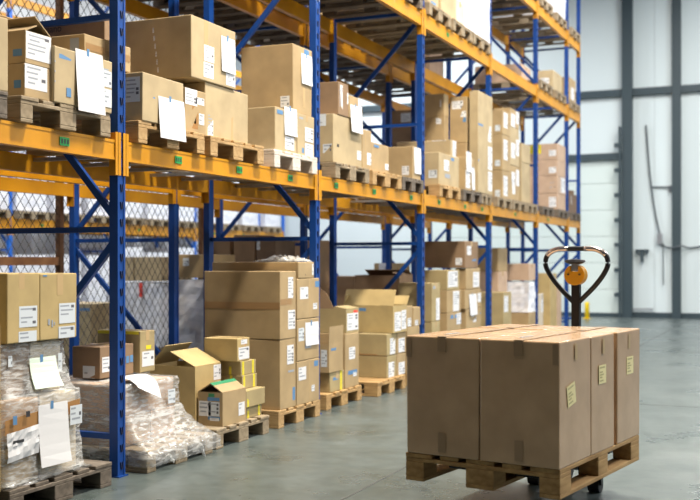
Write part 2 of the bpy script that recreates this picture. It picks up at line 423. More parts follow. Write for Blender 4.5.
def pallet(x, y, z, variant, label, rz=0., detail=True, sy=1., group=None, name='wooden_pallet'):
    L = pallet_meshes(variant)
    if z > 1: z += .0012
    if not detail:
        o = link_part(name, L['one'], None); o.location = (x, y, z); o.rotation_euler = (0, 0, rz); o.scale = (1, sy, 1)
        return tag(o, label, 'pallet', group)
    r = empty(name, (x, y, z), rz); r.scale = (1, sy, 1); tag(r, label, 'pallet', group)
    for yy, k in ((-.3275, 'wide'), (-.164, 'narrow'), (0, 'wide'), (.164, 'narrow'), (.3275, 'wide')):
        p = link_part('deck_board', L[k], r); p.location = (random.uniform(-.006, .006), yy, .122)
    for xx in (-.5275, 0, .5275):
        p = link_part('stringer', L['stringer'], r); p.location = (xx, 0, .1)
        for yy, k in ((-.35, 'block'), (0, 'blockm'), (.35, 'block')):
            p = link_part('block', L[k], r); p.location = (xx, yy, .022)
    for yy, k in ((-.35, 'skid'), (0, 'skidm'), (.35, 'skid')):
        p = link_part('skid', L[k], r); p.location = (0, yy, 0)
    return r

# ------------------------------------------------------------------ cartons
def face_rect(face, g, x0, y0, x1, y1):
    """picture rectangle -> (u0,u1,z0,z1) on the front (+X) or end (-Y) face of the carton g"""
    xm, ym = (x0+x1)/2, (y0+y1)/2
    if face == 'F':
        u0, u1 = Yat(x0, g['x1']), Yat(x1, g['x1']); za, zb = zX(xm, y1, g['x1']), zX(xm, y0, g['x1'])
    else:
        u0, u1 = Xat(x0, g['y0']), Xat(x1, g['y0']); za, zb = zY(xm, y1, g['y0']), zY(xm, y0, g['y0'])
    return u0, u1, za, zb
def on_face(q, face, g, u0, u1, z0, z1, off, th, mi=0):
    if face == 'F': q.box(g['x1']+off, g['x1']+off+th, u0, u1, z0, z1, mi)
    elif face == 'E': q.box(u0, u1, g['y0']-off-th, g['y0']-off, z0, z1, mi)
    elif face == 'T': q.box(u0, u1, z0, z1, g['z1']+off, g['z1']+off+th, mi)
def add_part(o, g, spec, off0):
    kind, face = spec[0], spec[1]; rect = spec[2:6]
    u0, u1, z0, z1 = rect if (len(spec) > 6 and spec[6] == 'w') else face_rect(face, g, *rect)
    if face == 'F': u0 = max(u0, g['y0']+.003); u1 = min(u1, g['y1']-.003)
    elif face == 'E': u0 = max(u0, g['x0']+.003); u1 = min(u1, g['x1']-.003)
    if kind not in ('paper',):
        z0 = max(z0, g['z0']+.003); z1 = min(z1, g['z1']-.002) if face != 'T' else z1
    w, h = u1-u0, z1-z0
    if w < .004 or h < .004: return
    q = MB()
    if kind in ('label', 'bluelabel', 'yellowlabel'):
        on_face(q, face, g, u0, u1, z0, z1, .0008, .0008, 0)
        rr = random.Random(int(u0*9000)+int(z0*7000)); n = max(2, int(h/.028))
        for i in range(n):
            zz = z1-h*(.10+.82*i/n)
            a = u0+w*rr.uniform(.06, .14); e = a+w*rr.uniform(.25, .75)
            if rr.random() < .8: on_face(q, face, g, a, min(e, u1-.05*w), zz-h*.30/n, zz, .0016, .0003, 1)
            if rr.random() < .35: on_face(q, face, g, u1-w*.26, u1-w*.08, zz-h*.55/n, zz, .0016, .0004, 2)
        base = {'label': M['white'], 'bluelabel': M['wlabel'], 'yellowlabel': M['yellowlabel']}[kind]
        c = q.obj('shipping_label', [base, M['ink'], M['faint']], o, off=off0)
        if kind == 'yellowlabel': c['label'] = 'pale yellow label'
    elif kind in ('paper', 'greenpaper'):
        n = 6; curl = spec[7] if len(spec) > 7 else .010; vs = []; fs = []
        sk = random.uniform(-.02, .02)*w
        for i in range(n+1):
            t = i/n; z = z1-h*t
            for k in (0, 1):
                uu = (u0 if k == 0 else u1)+sk*t; dd = .003+curl*t*t*(1.3 if k else .8)+.004*math.sin(5*t)*k+(.012*min(1, t*1.15) if z0 < g['z0'] else 0)
                vs.append((g['x1']+dd, uu, z) if face == 'F' else (uu, g['y0']-dd, z))
        for i in range(n): fs.append((2*i, 2*i+1, 2*i+3, 2*i+2))
        q.add(vs, fs, 0)
        rr = random.Random(int(u0*900)); 
        c = q.obj('paper_sheet', M['white'] if kind == 'paper' else M['greenpaper'], o, off=off0)
        md = c.modifiers.new('thick', 'SOLIDIFY'); md.thickness = .0006
        q = MB(); um = u0+w*.45; on_face(q, face, g, um-.012, um+.012, z1-.03, z1+.015, .005, .0008); q.obj('tape_tab', M['bluep'], c, off=off0)
    elif kind == 'text':
        cu = bpy.data.curves.new('printed_text', 'FONT'); cu.body = spec[7]; cu.size = h*1.25; cu.extrude = .0004
        c = bpy.data.objects.new('printed_text', cu); COL.objects.link(c); c.parent = o
        cu.materials.append(M[spec[8]])
        bpy.context.view_layer.update(); me = bpy.data.meshes.new_from_object(c.evaluated_get(bpy.context.evaluated_depsgraph_get())); bpy.data.objects.remove(c)
        c = link_part('printed_text', me, o)
        if face == 'E': c.location = Vector((u0, g['y0']-.0012, z0))-Vector(off0); c.rotation_euler = (math.pi/2, 0, 0)
        else: c.location = Vector((g['x1']+.0012, u0, z0))-Vector(off0); c.rotation_euler = (math.pi/2, 0, math.pi/2)
    else:
        mat = {'tape': M['tape'], 'ltape': M['ltape'], 'btape': M['btape'], 'ytape': M['ytape'], 'gtape': M['gtape'], 'blue': M['bluep'], 'black': M['black'], 'red': M['red'], 'ink': M['ink']}[kind]
        nm = 'printed_mark' if kind in ('blue', 'black', 'red', 'ink') else 'packing_tape'
        on_face(q, face, g, u0, u1, z0, z1, .0004, .0006, 0)
        q.obj(nm, mat, o, off=off0)
FLAPM = {}
def carton_at(x0, x1, y0, y1, z0, z1, tone, label, parts=(), flaps=None, group=None, name=None, seam='x', tape=True, extra=None, bev=.006, cat='box', rz=None):
    g = dict(x0=x0, x1=x1, y0=y0, y1=y1, z0=z0, z1=z1)
    off = ((x0+x1)/2, (y0+y1)/2, z0)
    q = MB(); mat = TONE[tone]; j = lambda: random.uniform(-.0025, .0025)
    if flaps is None:
        q.box(x0, x1, y0, y1, z0, z1)
        q.v = [(v[0]+j(), v[1]+j(), v[2]-(abs(j()) if v[2] > z0+.01 else 0)) for v in q.v]
        o = q.obj(name or 'carton', mat, off=off, bevel=bev)
    else:
        t = .006
        q.box(x0, x1, y0, y1, z0, z0+t); q.box(x0, x0+t, y0, y1, z0+t, z1); q.box(x1-t, x1, y0, y1, z0+t, z1)
        q.box(x0+t, x1-t, y0, y0+t, z0+t, z1); q.box(x0+t, x1-t, y1-t, y1, z0+t, z1)
        o = q.obj(name or 'open_carton', mat, off=off)
        for (edge, ang, ln) in flaps:
            a = math.radians(ang); up = math.sin(a)*ln; inn = math.cos(a)*ln; e = .004
            if edge == 'F': c = [(x1-e, y0, z1), (x1-e, y1, z1), (x1-e-inn, y1, z1+up), (x1-e-inn, y0, z1+up)]
            elif edge == 'B': c = [(x0+e, y0, z1), (x0+e, y1, z1), (x0+e+inn, y1, z1+up), (x0+e+inn, y0, z1+up)]
            elif edge == 'L': c = [(x0, y0+e, z1), (x1, y0+e, z1), (x1, y0+e+inn, z1+up), (x0, y0+e+inn, z1+up)]
            else: c = [(x0, y1-e, z1), (x1, y1-e, z1), (x1, y1-e-inn, z1+up), (x0, y1-e-inn, z1+up)]
            p = MB(); p.plate(c, .006); p.obj('flap', mat, o, off=off)
    o.location = off
    tag(o, label, cat, group)
    if flaps is None and tape:
        p = MB(); xm, ym = (x0+x1)/2, (y0+y1)/2; wt = min(.03, (y1-y0)*.12)
        if seam == 'x':      # top tape runs into the rack and folds over the front edge
            p.box(x0+.004, x1, ym-wt, ym+wt, z1+.0003, z1+.0010); p.box(x1+.0005, x1+.0015, ym-wt, ym+wt, max(z1-.07, z0+.004), z1+.0010)
        else:
            p.box(xm-wt, xm+wt, y0, y1-.004, z1+.0003, z1+.0010); p.box(xm-wt, xm+wt, y0-.0015, y0-.0005, max(z1-.07, z0+.004), z1+.0010)
        p.obj('packing_tape', M['ltape'], o, off=off)
    for s in parts: add_part(o, g, s, off)
    if extra: extra(o, g, off)
    return g
def carton(xc, xr, yt, z0, Xf, tone, label, xl=None, depth=.4, parts=(), z1=None, **k):
    """a carton whose visible corner edge, right edge and left edge are read off the picture at its distance"""
    y0, y1 = Yat(xc, Xf), Yat(xr, Xf)
    zz = z1 if z1 is not None else zX(xc, yt, Xf)
    x0 = Xat(xl, y0) if xl is not None else Xf-depth
    return carton_at(x0, Xf, y0+.002, y1-.002, z0, zz, tone, label, parts=parts, **k)
# ------------------------------------------------------------------ floor row of the aisle rack
PT = .144
FR = XF+.044
def gl(): return None
pallet(-4.46, 3.82, 0, 'old', 'pallet at the very edge under the tall narrow carton', detail=False)
carton_at(-4.30, -3.86, 3.62, 4.235, PT, 1.03, 'gold', 'tall pale carton cut off at the edge beside the wrapped parcel load')
carton_at(-4.30, -3.87, 3.62, 4.235, 1.03, 1.30, 'olive', 'carton on top of the tall pale carton at the picture edge')
pallet(-4.44, 4.72, 0, 'dark', 'dark weathered floor pallet under the wrapped parcels with a white sheet', sy=1.10)

def skin(x0, x1, y0, y1, z0, z1, n=14, amp=.012, seed=1, flare=None, top=True):
    """crumpled plastic film around a stack: four sides (and a top) pushed in and out at random"""
    rr = random.Random(seed); q = MB(); per = []
    nx, ny = max(3, int((x1-x0)/.06)), max(3, int((y1-y0)/.06))
    for i in range(ny): per.append((1., i/ny))
    for i in range(nx): per.append((1-i/nx, 1.))
    for i in range(ny): per.append((0., 1-i/ny))
    for i in range(nx): per.append((i/nx, 0.))
    k = len(per); rows = []
    for r in range(n+1):
        t = r/n; z = z0+(z1-z0)*t; e = flare(t) if flare else (0, 0, 0, 0)
        row = []
        for (u, v) in per:
            X = (x0-e[0])+((x1+e[1])-(x0-e[0]))*u; Y = (y0-e[2])+((y1+e[3])-(y0-e[2]))*v
            a = rr.uniform(-amp*.25, amp)
            X += a*(2*u-1); Y += a*(2*v-1); row.append((X, Y, z+rr.uniform(-.4, .4)*amp*(0 < r < n)))
        rows.append(row)
    vs = [p for r in rows for p in r]; fs = []
    for r in range(n):
        for i in range(k): fs.append((r*k+i, r*k+(i+1) % k, (r+1)*k+(i+1) % k, (r+1)*k+i))
    if top: fs.append(tuple(range(n*k, (n+1)*k)))
    q.add(vs, fs); return q

# G1: wrapped parcels, one tightly wrapped load
def wrapped_parcels():
    r = empty('wrapped_parcel_load', (-4.25, 4.57, PT)); off = (-4.25, 4.57, PT)
    tag(r, 'film wrapped parcels with a brown tape band and a long white hanging sheet', 'wrapped load')
    g1 = dict(x0=-4.62, x1=-3.88, y0=4.26, y1=4.885, z0=PT+.004, z1=.615)
    q = MB(); q.box(-4.62, -3.885, 4.265, 4.56, PT+.004, .36); q.obj('inner_carton', TONE['tan'], r, off=off, bevel=.006)
    q = MB(); q.box(-4.62, -3.885, 4.57, 4.88, PT+.004, .44); q.obj('inner_carton', TONE['cream'], r, off=off, bevel=.006)
    q = MB(); q.box(-4.62, -3.89, 4.265, 4.56, .365, .61); q.obj('inner_carton', TONE['rose'], r, off=off, bevel=.006)
    q = MB(); q.box(-4.62, -3.89, 4.57, 4.88, .445, .61); q.obj('inner_carton', TONE['cream'], r, off=off, bevel=.006)
    q = MB(); q.box(-4.6, -3.95, 4.30, 4.56, .622, .905); q.obj('inner_carton', TONE['brown'], r, off=off, bevel=.006)
    q = MB(); q.box(-4.6, -3.95, 4.565, 4.82, .622, .905); q.obj('inner_carton', TONE['cream'], r, off=off, bevel=.006)
    q = skin(-4.63, -3.872, 4.255, 4.892, PT+.02, .622, 12, .010, 3, lambda t: (0, .02*(1-t)**3, 0, .02*(1-t)**3))
    o = q.obj('stretch_wrap', M['wrap'], r, off=off, smooth=True)
    q = skin(-4.61, -3.938, 4.285, 4.83, .624, .912, 8, .010, 5, lambda t: (0, .05*(1-t)**3, 0, .045*(1-t)**3))
    q.obj('stretch_wrap', M['wrap'], r, off=off, smooth=True)
    # crumpled foot of the film lying over the pallet deck
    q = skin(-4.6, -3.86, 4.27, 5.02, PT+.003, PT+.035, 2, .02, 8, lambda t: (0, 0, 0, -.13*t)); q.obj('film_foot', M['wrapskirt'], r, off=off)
    g = dict(x0=-4.62, x1=-3.858, y0=4.262, y1=4.885, z0=PT, z1=.615)
    for sp in [('btape', 'F', 4.262, .468, 4.885, .545, 'w')]:
        q = MB(); n = 10
        for i in range(n):
            a = 4.266+(.615)*i/n; c = 4.266+.615*(i+1)/n; d0 = .045*i/n-.005; d1 = .045*(i+1)/n-.005
            q.plate([(-3.859, a, .445+d0), (-3.859, c, .445+d1), (-3.859, c, .520+d1), (-3.859, a, .520+d0)], .001)
        q.obj('tape_band', M['btape'], r, off=off)
    add_part(r, g, ('paper', 'F', 38, 403, 67, 464, 'p', .03), off)
    # crumpled delivery pouches
    for (x0, y0, x1, y1) in ((6, 429, 37, 443), (6, 441, 37, 458)):
        u0, u1, a, bq = face_rect('F', g, x0, y0, x1, y1); rr = random.Random(int(y0)); m = MB(); n = 8
        vs = []; fs = []
        for i in range(n+1):
            for k in range(4):
                vs.append((-3.852+rr.uniform(0, .012), u0+(u1-u0)*i/n, a+(bq-a)*k/3+.02*i/n-.01))
        for i in range(n):
            for k in range(3): fs.append((i*4+k, i*4+k+1, i*4+k+5, i*4+k+4))
        m.add(vs, fs); o = m.obj('document_pouch', M['white'], r, off=off); md = o.modifiers.new('t', 'SOLIDIFY'); md.thickness = .001
    for sp in [('black', 'F', 13, 440, 24, 443), ('bluelabel', 'F', 70, 405, 82, 424), ('blue', 'F', 13, 416, 17, 425), ('black', 'F', 26, 411, 30, 417)]:
        add_part(r, dict(g, x1=-3.845), sp, off)
    gu = dict(x0=-4.6, x1=-3.925, y0=4.29, y1=4.83, z0=.622, z1=.91)
    add_part(r, gu, ('greenpaper', 'F', 29, 357, 55, 387, 'p', .05), off)
    for sp in [('bluelabel', 'F', 8, 356, 12, 367), ('bluelabel', 'F', 58, 353, 62, 372), ('blue', 'F', 58.5, 358, 61, 364)]: add_part(r, gu, sp, off)
wrapped_parcels()
lab2 = lambda x0, x1, ya, yb, yc, yd, k='bluelabel': [(k, 'F', x0, ya, x1, yb), (k, 'F', x0-.5, yc, x1-.5, yd)]
carton(7, 39.8, 272, .915, -3.90, 'gold', 'large tan carton with two labels, left one on the wrapped parcels', depth=.45, z1=1.296, seam='y', tape=False,
       parts=lab2(19, 37, 306, 327, 331, 346)+[('ltape', 'F', 19, 272, 24.5, 289), ('ink', 'F', 6.5, 322, 8, 328), ('ink', 'F', 10, 323, 11.5, 328)])
carton(40, 77, 272, .915, -3.90, 'gold', 'large tan carton with two labels, right one on the wrapped parcels', depth=.45, z1=1.292, seam='y', tape=False,
       parts=lab2(59, 75, 303, 323, 326, 341)+[('ltape', 'F', 57, 272, 63, 295), ('ink', 'F', 48, 319, 50, 325), ('ink', 'F', 51.5, 320, 53, 327), ('blue', 'F', 43, 275, 47, 276.5), ('ink', 'F', 54, 322, 55, 325)])
# G2
pallet(-4.44, 5.93, 0, 'old', 'floor pallet half hidden by its own plastic skirt, right of the first blue post')
def wrapped_g2():
    off = (-4.35, 5.9, PT); r = empty('wrapped_pallet_stack', off)
    tag(r, 'low stack sealed in clear plastic that flares over its pallet, white sheet on top', 'wrapped load')
    for (x0, x1, y0, y1, z0, z1, t) in ((-4.76, -4.06, 5.57, 5.88, PT+.002, .34, 'rose'), (-4.76, -4.06, 5.89, 6.18, PT+.002, .34, 'pink'), (-4.76, -4.07, 5.58, 6.18, .345, .545, 'pink')):
        q = MB(); q.box(x0, x1, y0, y1, z0, z1); q.obj('inner_carton', TONE[t], r, off=off, bevel=.005)
    def fl(t):
        e = min(1, max(0, 1-(t-.12)*1.6)**1.8)
        return (.02*e, .245*e, .05*e, .16*e)
    q = skin(-4.77, -4.045, 5.555, 6.195, .30, .553, 8, .010, 22, lambda t: fl(.5+.5*t)); q.obj('stretch_wrap', M['wrap'], r, off=off, smooth=True)
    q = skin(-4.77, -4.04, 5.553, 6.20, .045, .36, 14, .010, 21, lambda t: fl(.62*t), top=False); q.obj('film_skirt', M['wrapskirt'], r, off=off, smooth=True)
    # loose tails of film
    for (yy, l) in ((6.08, .085), (5.70, .06), (5.86, .05)):
        q = MB(); rr = random.Random(int(yy*100)); pts = []
        for i in range(5):
            t = i/4; pts.append((-3.79+.02*t, yy+.03*t+rr.uniform(-.01, .01), .10-l*t))
        q.tube(pts, [.02, .016, .012, .010, .004], 5); q.obj('film_tail', M['film'], r, off=off)
    g = dict(x0=-4.77, x1=-3.99, y0=5.4, y1=6.3, z0=PT, z1=.62)
    # sheet lying on the top edge and hanging down the front
    vs = []; n = 8
    path = [(-4.22, .580), (-4.16, .590), (-4.10, .592), (-4.055, .580), (-4.02, .555), (-4.0, .525), (-3.988, .495), (-3.98, .465), (-3.972, .435)]
    for i in range(n+1):
        t = i/n
        def at(s):
            s = s*n; k = min(int(s), n-1); f = s-k; a, c = path[k], path[k+1]; return a[0]+(c[0]-a[0])*f, a[1]+(c[1]-a[1])*f
        l, r_ = at(t*.62), at(t)
        vs += [(l[0], 5.60+.065*t, l[1]), (r_[0], 5.885, r_[1])]
    q = MB(); q.add(vs, [(2*i, 2*i+1, 2*i+3, 2*i+2) for i in range(n)]); o = q.obj('paper_sheet', M['white'], r, off=off); md = o.modifiers.new('t', 'SOLIDIFY'); md.thickness = .001
    add_part(r, dict(g, x1=-4.018), ('bluelabel', 'F', 168, 389, 175, 403), off)
wrapped_g2()
carton(100, 134, 347, .562, -4.35, 'brown', 'brown carton with closed flaps on the plastic sealed stack, behind the first blue post', xl=72,
       parts=[('bluelabel', 'E', 83, 366, 95, 379), ('label', 'F', 102, 357, 110, 372), ('blue', 'F', 126, 356, 129, 363), ('blue', 'F', 130, 355, 133, 362)])
carton(140, 155, 329, .562, -4.33, 'olive', 'dark sided carton with yellow tape along its top, behind the first blue post', xl=97, z1=.86,
       parts=[('ytape', 'E', 98, 330, 139, 334), ('ytape', 'F', 146, 345, 151, 349), ('label', 'F', 142, 351, 154, 366)])
# G3
pallet(-4.47, 6.83, 0, 'old', 'weathered grey floor pallet under the green taped carton')
carton(195, 221, 367, PT, -4.125, 'gold', 'tall carton with its lid flaps standing open, behind the green taped carton', depth=.40, flaps=[('F', 26, .24), ('B', 48, .2)],
       parts=[('label', 'F', 213.5, 364, 225.5, 379), ('label', 'F', 213.5, 381, 225.5, 390)])
def greenx(o, g, off):
    x1 = g['x1']-.006; q = MB(); a = math.radians(32); l0, l1 = .085, .118
    f = lambda l, y: (x1-math.cos(a)*l, y, g['z1']+math.sin(a)*l+.005)
    q.plate([f(l0, g['y0']-.003), f(l0, g['y1']+.002), f(l1, g['y1']+.002), f(l1, g['y0']-.003)], .001); q.obj('packing_tape', M['gtape'], o, off=off)
carton(222.5, 246, 393, PT, -3.90, 'tan', 'small carton with green tape on its peaked lid, on the grey floor pallet', xl=198, flaps=[('F', 32, .118), ('B', 32, .118)], extra=greenx,
       parts=[('label', 'E', 199, 401, 211, 416), ('bluelabel', 'E', 208.5, 402, 219.5, 416), ('blue', 'E', 207.5, 397.5, 219.5, 401), ('gtape', 'E', 208.5, 393.5, 214.5, 397), ('blue', 'E', 208, 416.5, 220, 420), ('label', 'E', 210, 418, 219, 421), ('label', 'F', 238.5, 402, 244.5, 415)])
YL = ['lowest of the four small yellow taped cartons beside the green taped carton', 'second from the bottom of the four small yellow taped cartons',
      'third from the bottom of the four small yellow taped cartons', 'topmost of the four small yellow taped cartons, directly under the labelled carton']
for i, (xc, xr, X, z0, z1) in enumerate(((246, 262, -3.93, PT, .235), (246, 265, -3.91, .235, .365), (242, 257, -3.98, .365, .472), (241, 256, -3.99, .472, .582))):
    carton(xc, xr, 0, z0, X, 'olive', YL[i], depth=.27, z1=z1, group='small yellow taped cartons', tape=False, bev=.004,
           parts=[('ytape', 'F', xc+1.2, 300, xc+3, 460), ('ytape', 'F', xr-4, 300, xr-2.2, 460), ('ytape', 'E', xc-12, 300, xc-9.6, 460)])
carton(237, 250, 338, .582, -4.0, 'gold', 'carton with a white corner label lying on the four yellow taped cartons', xl=204, z1=.762,
       parts=[('label', 'F', 238.5, 347, 249, 359), ('label', 'F', 241, 339.5, 247, 344), ('red', 'F', 243, 344, 245.5, 346)])
# G4
pallet(-4.49, 7.825, 0, 'new', 'light new floor pallet under the tallest carton stack by the second blue post', sy=.985)
carton(280, 296, 0, PT, -3.90, 'tan', 'large plain carton at the bottom of the tall stack, below the horizontally taped one', xl=204, z1=.716, tape=False,
       parts=[('label', 'F', 287, 345, 293.5, 364), ('blue', 'F', 292.5, 387, 295, 400), ('ink', 'F', 288, 370, 294, 372)])
carton(280, 296, 271, .718, -3.90, 'tan', 'large carton with a horizontal tape band round its side, on top of the tall stack', xl=204, z1=1.277, tape=False,
       parts=[('tape', 'E', 204, 302, 280, 309), ('label', 'F', 288, 277, 293, 298), ('label', 'F', 288, 310, 295, 329), ('tape', 'F', 280.5, 299, 292, 305)])
VX = -3.892
carton(297, 319.3, 0, PT, VX, 'tan', 'lowest of the three labelled cartons beside the horizontally taped one', depth=.72, z1=.513, tape=False,
       parts=[('label', 'F', 298.5, 367, 306, 380), ('blue', 'F', 314, 360.5, 318, 366), ('label', 'F', 311.5, 385, 314.5, 391), ('ltape', 'F', 309, 362, 310, 402)])
carton(297, 319.3, 0, .515, VX, 'tan', 'middle of the three labelled cartons, with a white tag sheet hung on it', depth=.72, z1=.868, tape=False,
       parts=[('paper', 'F', 305, 322, 318, 345), ('bluelabel', 'F', 298.5, 328, 304, 341), ('blue', 'F', 315, 319, 319, 325), ('ink', 'F', 305, 344, 311, 348)])
carton(297, 319.3, 0, .87, VX, 'tan', 'upper of the three labelled cartons, under the handwritten one', depth=.72, z1=1.212, tape=False,
       parts=[('label', 'F', 300, 287, 308, 299), ('blue', 'F', 315, 281, 319, 287), ('label', 'F', 313, 303, 317, 309), ('ltape', 'F', 309, 279, 310, 317)])
carton(298, 314, 0, 1.214, VX, 'tan', 'long low carton with handwriting, capped with crumpled film at the stack top', xl=212, z1=1.352, tape=False,
       parts=[('text', 'F', 300.5, 266.5, 312, 271.5, 'p', 'hear', 'black'), ('text', 'F', 305, 272.5, 309, 276, 'p', 'x', 'black'), ('label', 'F', 312, 264, 313.5, 275)])
def film_heap(x0, x1, y0, y1, z0, hh, seed, label):
    rr = random.Random(seed); n, m = 22, 9; vs = []; fs = []
    for i in range(n+1):
        for j in range(m+1):
            u, v = i/n, j/m; e = math.sin(math.pi*u)**.6*math.sin(math.pi*v)**.6
            vs.append((x0+(x1-x0)*u+rr.uniform(-.008, .008), y0+(y1-y0)*v+rr.uniform(-.008, .008), z0+.004+hh*e*rr.uniform(.25, 1.)))
    for i in range(n):
        for j in range(m): fs.append((i*(m+1)+j, (i+1)*(m+1)+j, (i+1)*(m+1)+j+1, i*(m+1)+j+1))
    q = MB(); q.add(vs, fs); o = q.obj('crumpled_film', M['film'], off=((x0+x1)/2, (y0+y1)/2, z0)); o.location = ((x0+x1)/2, (y0+y1)/2, z0); tag(o, label, 'plastic film')
film_heap(-4.40, -3.91, 7.93, 8.12, 1.353, .065, 4, 'crumpled clear film lying on the handwritten carton')
# G5
def dogear(o, g, off):
    m = MB(); x0, y, z = g['x0'], g['y0']+.003, g['z1']
    m.plate([(x0, y, z), (x0+.19, y, z), (x0+.10, y+.02, z+.15), (x0+.02, y+.03, z+.20)], .006); m.obj('flap', TONE['brown'], o, off=off)  # darker cardboard than the body: shade on this flap put into its colour
pallet(-4.57, 8.93, 0, 'warm', 'floor pallet just past the second blue post, under the red labelled open carton', sy=1.02)
carton(330, 344, 0, PT, -4.0, 'olive', 'small yellow taped carton at floor level past the second blue post', depth=.3, z1=.33, parts=[('ytape', 'F', 340, 370, 342, 395), ('blue', 'F', 333, 377, 338, 380)])
carton(329, 343, 0, .332, -3.99, 'tan', 'small open carton with one flap standing up, beside the tall labelled carton', depth=.3, z1=.59, flaps=[('F', 92, .165), ('B', 150, .1)], parts=[('blue', 'F', 331, 348, 336, 350.5), ('bluelabel', 'E', 321, 350, 327, 367)])
carton(345.2, 359, 0, PT, -3.99, 'tan', 'tall carton with blue print under the red labelled open carton', depth=.36, z1=.668, tape=False,
       parts=[('label', 'F', 349, 347, 355, 359), ('blue', 'F', 354, 337, 358, 342), ('blue', 'F', 348, 370, 357, 374), ('label', 'F', 353, 372, 356.5, 376)])
carton(346, 359, 309, .67, -4.0, 'olive', 'open carton with a red and white label and a raised dark flap', xl=316, flaps=[('B', 96, .1), ('F', 10, .12)], extra=dogear,
       parts=[('label', 'F', 347, 313, 358, 330), ('red', 'F', 353.5, 310, 357.5, 317.5)])
# G6
pallet(-4.50, 9.98, 0, 'warm', 'floor pallet under the double carton columns just left of the trolley load')
carton(387, 396.5, 0, PT, -3.95, 'olive', 'lower carton of the dark sided column beside the trolley load', xl=358, z1=.372, tape=False, parts=[('label', 'F', 388.5, 362, 394, 377)])
carton(387, 396.5, 0, .374, -3.95, 'olive', 'upper carton of the dark sided column beside the trolley load', xl=358, z1=.603, tape=False, parts=[('label', 'F', 390, 338, 395, 354), ('tape', 'E', 358, 354, 387, 357)])
carton(397, 405.8, 0, PT, -3.95, 'tan', 'lower label covered carton touching the corner of the trolley load', depth=.4, z1=.372, tape=False, parts=[('label', 'F', 398.5, 362, 404.5, 377)])
carton(397, 405.8, 0, .374, -3.95, 'tan', 'upper label covered carton touching the corner of the trolley load', depth=.4, z1=.603, tape=False, parts=[('label', 'F', 398.5, 338, 404.5, 352)])
carton(393, 407, 306, .605, -3.93, 'gold', 'wide open carton with a bright leaning lid flap, above the dark sided column', xl=343, flaps=[('L', 62, .19), ('R', 130, .12), ('B', 70, .12)],
       parts=[('label', 'F', 394.5, 312, 401, 331), ('label', 'F', 401.5, 310, 406, 329), ('blue', 'E', 359, 308, 366, 311)])
pallet(-4.55, 10.76, 0, 'warm', 'narrow floor pallet by the third blue post', sy=.5)
carton_at(-4.4, -3.95, 10.56, 10.95, PT, .64, 'tan', 'carton on the narrow floor pallet by the third blue post')
carton(406.5, 412.5, 0, .642, -3.95, 'tan', 'small upright carton left of the third blue post, nearer one', depth=.3, z1=.87, tape=False, parts=[('label', 'F', 407.5, 318, 411, 328)])
carton(413.5, 420.5, 0, .642, -3.95, 'tan', 'small upright carton left of the third blue post, touching it', depth=.3, z1=.85, tape=False, parts=[('label', 'F', 415, 320, 418, 327)])
# floor, bay behind the trolley
for (y, t) in ((11.55, 'first'), (12.45, 'second'), (13.3, 'third')):
    pallet(-4.52, y, 0, 'warm', t+' floor pallet past the third blue post, behind the trolley load', detail=False)
carton(432, 440, 0, PT, -3.95, 'olive', 'carton carrying the tall dark sided one behind the third blue post', xl=398, z1=.65)
carton(432, 440, 283, .652, -3.95, 'olive', 'tall dark sided carton right behind the third blue post', xl=398, z1=1.105, parts=[('label', 'F', 436, 298, 439.5, 320), ('ink', 'F', 433, 286, 436, 289)])
carton_at(-5.0, -4.42, 11.55, 12.0, PT, 1.19, 'brown', 'deep brown open carton behind the tall dark sided one', flaps=[('R', 25, .15), ('F', 20, .1)])
carton(447, 461, 0, PT, -4.0, 'tan', 'bottom carton of the stack with a blue printed strip behind the trolley', depth=.5, z1=.72, parts=[('blue', 'F', 448, 315, 457, 318.5), ('label', 'F', 456.5, 313, 461, 324)])
carton(447, 461, 0, .722, -4.0, 'tan', 'carton with a tall white sheet, middle of the stack behind the trolley', depth=.5, z1=1.0, parts=[('label', 'F', 453, 291, 459, 311)])
carton(447, 459.5, 0, 1.002, -4.0, 'olive', 'upper carton left of the long dark topped one behind the trolley', xl=424, z1=1.25, parts=[('label', 'F', 448, 271, 457.5, 287)])
carton(466, 480, 0, PT, -4.0, 'tan', 'hidden base carton of the stack by the fourth blue post', depth=.5, z1=.46)
carton(466, 481, 0, .462, -4.0, 'tan', 'carton with blue print low by the fourth blue post', depth=.5, z1=.735, parts=[('blue', 'F', 479, 310, 481, 314), ('label', 'F', 472, 313, 476, 322)])
carton(465, 481, 0, .737, -4.0, 'tan', 'carton with a slanting hung sheet by the fourth blue post', depth=.5, z1=.99, parts=[('paper', 'F', 469, 294, 476, 315), ('label', 'F', 477.5, 293, 481, 302)])
carton(466, 480, 0, .992, -4.0, 'tan', 'carton below the long dark one by the fourth blue post', xl=455, z1=1.268, parts=[('label', 'F', 473, 272, 479, 287)])
carton(465, 478, 241, 1.27, -4.0, 'brown', 'long dark sided carton topping the stack by the fourth blue post', xl=418, z1=1.62, parts=[('label', 'F', 467, 246, 471, 255), ('label', 'E', 455.5, 258, 462, 265), ('blue', 'F', 469, 259, 476, 261)])
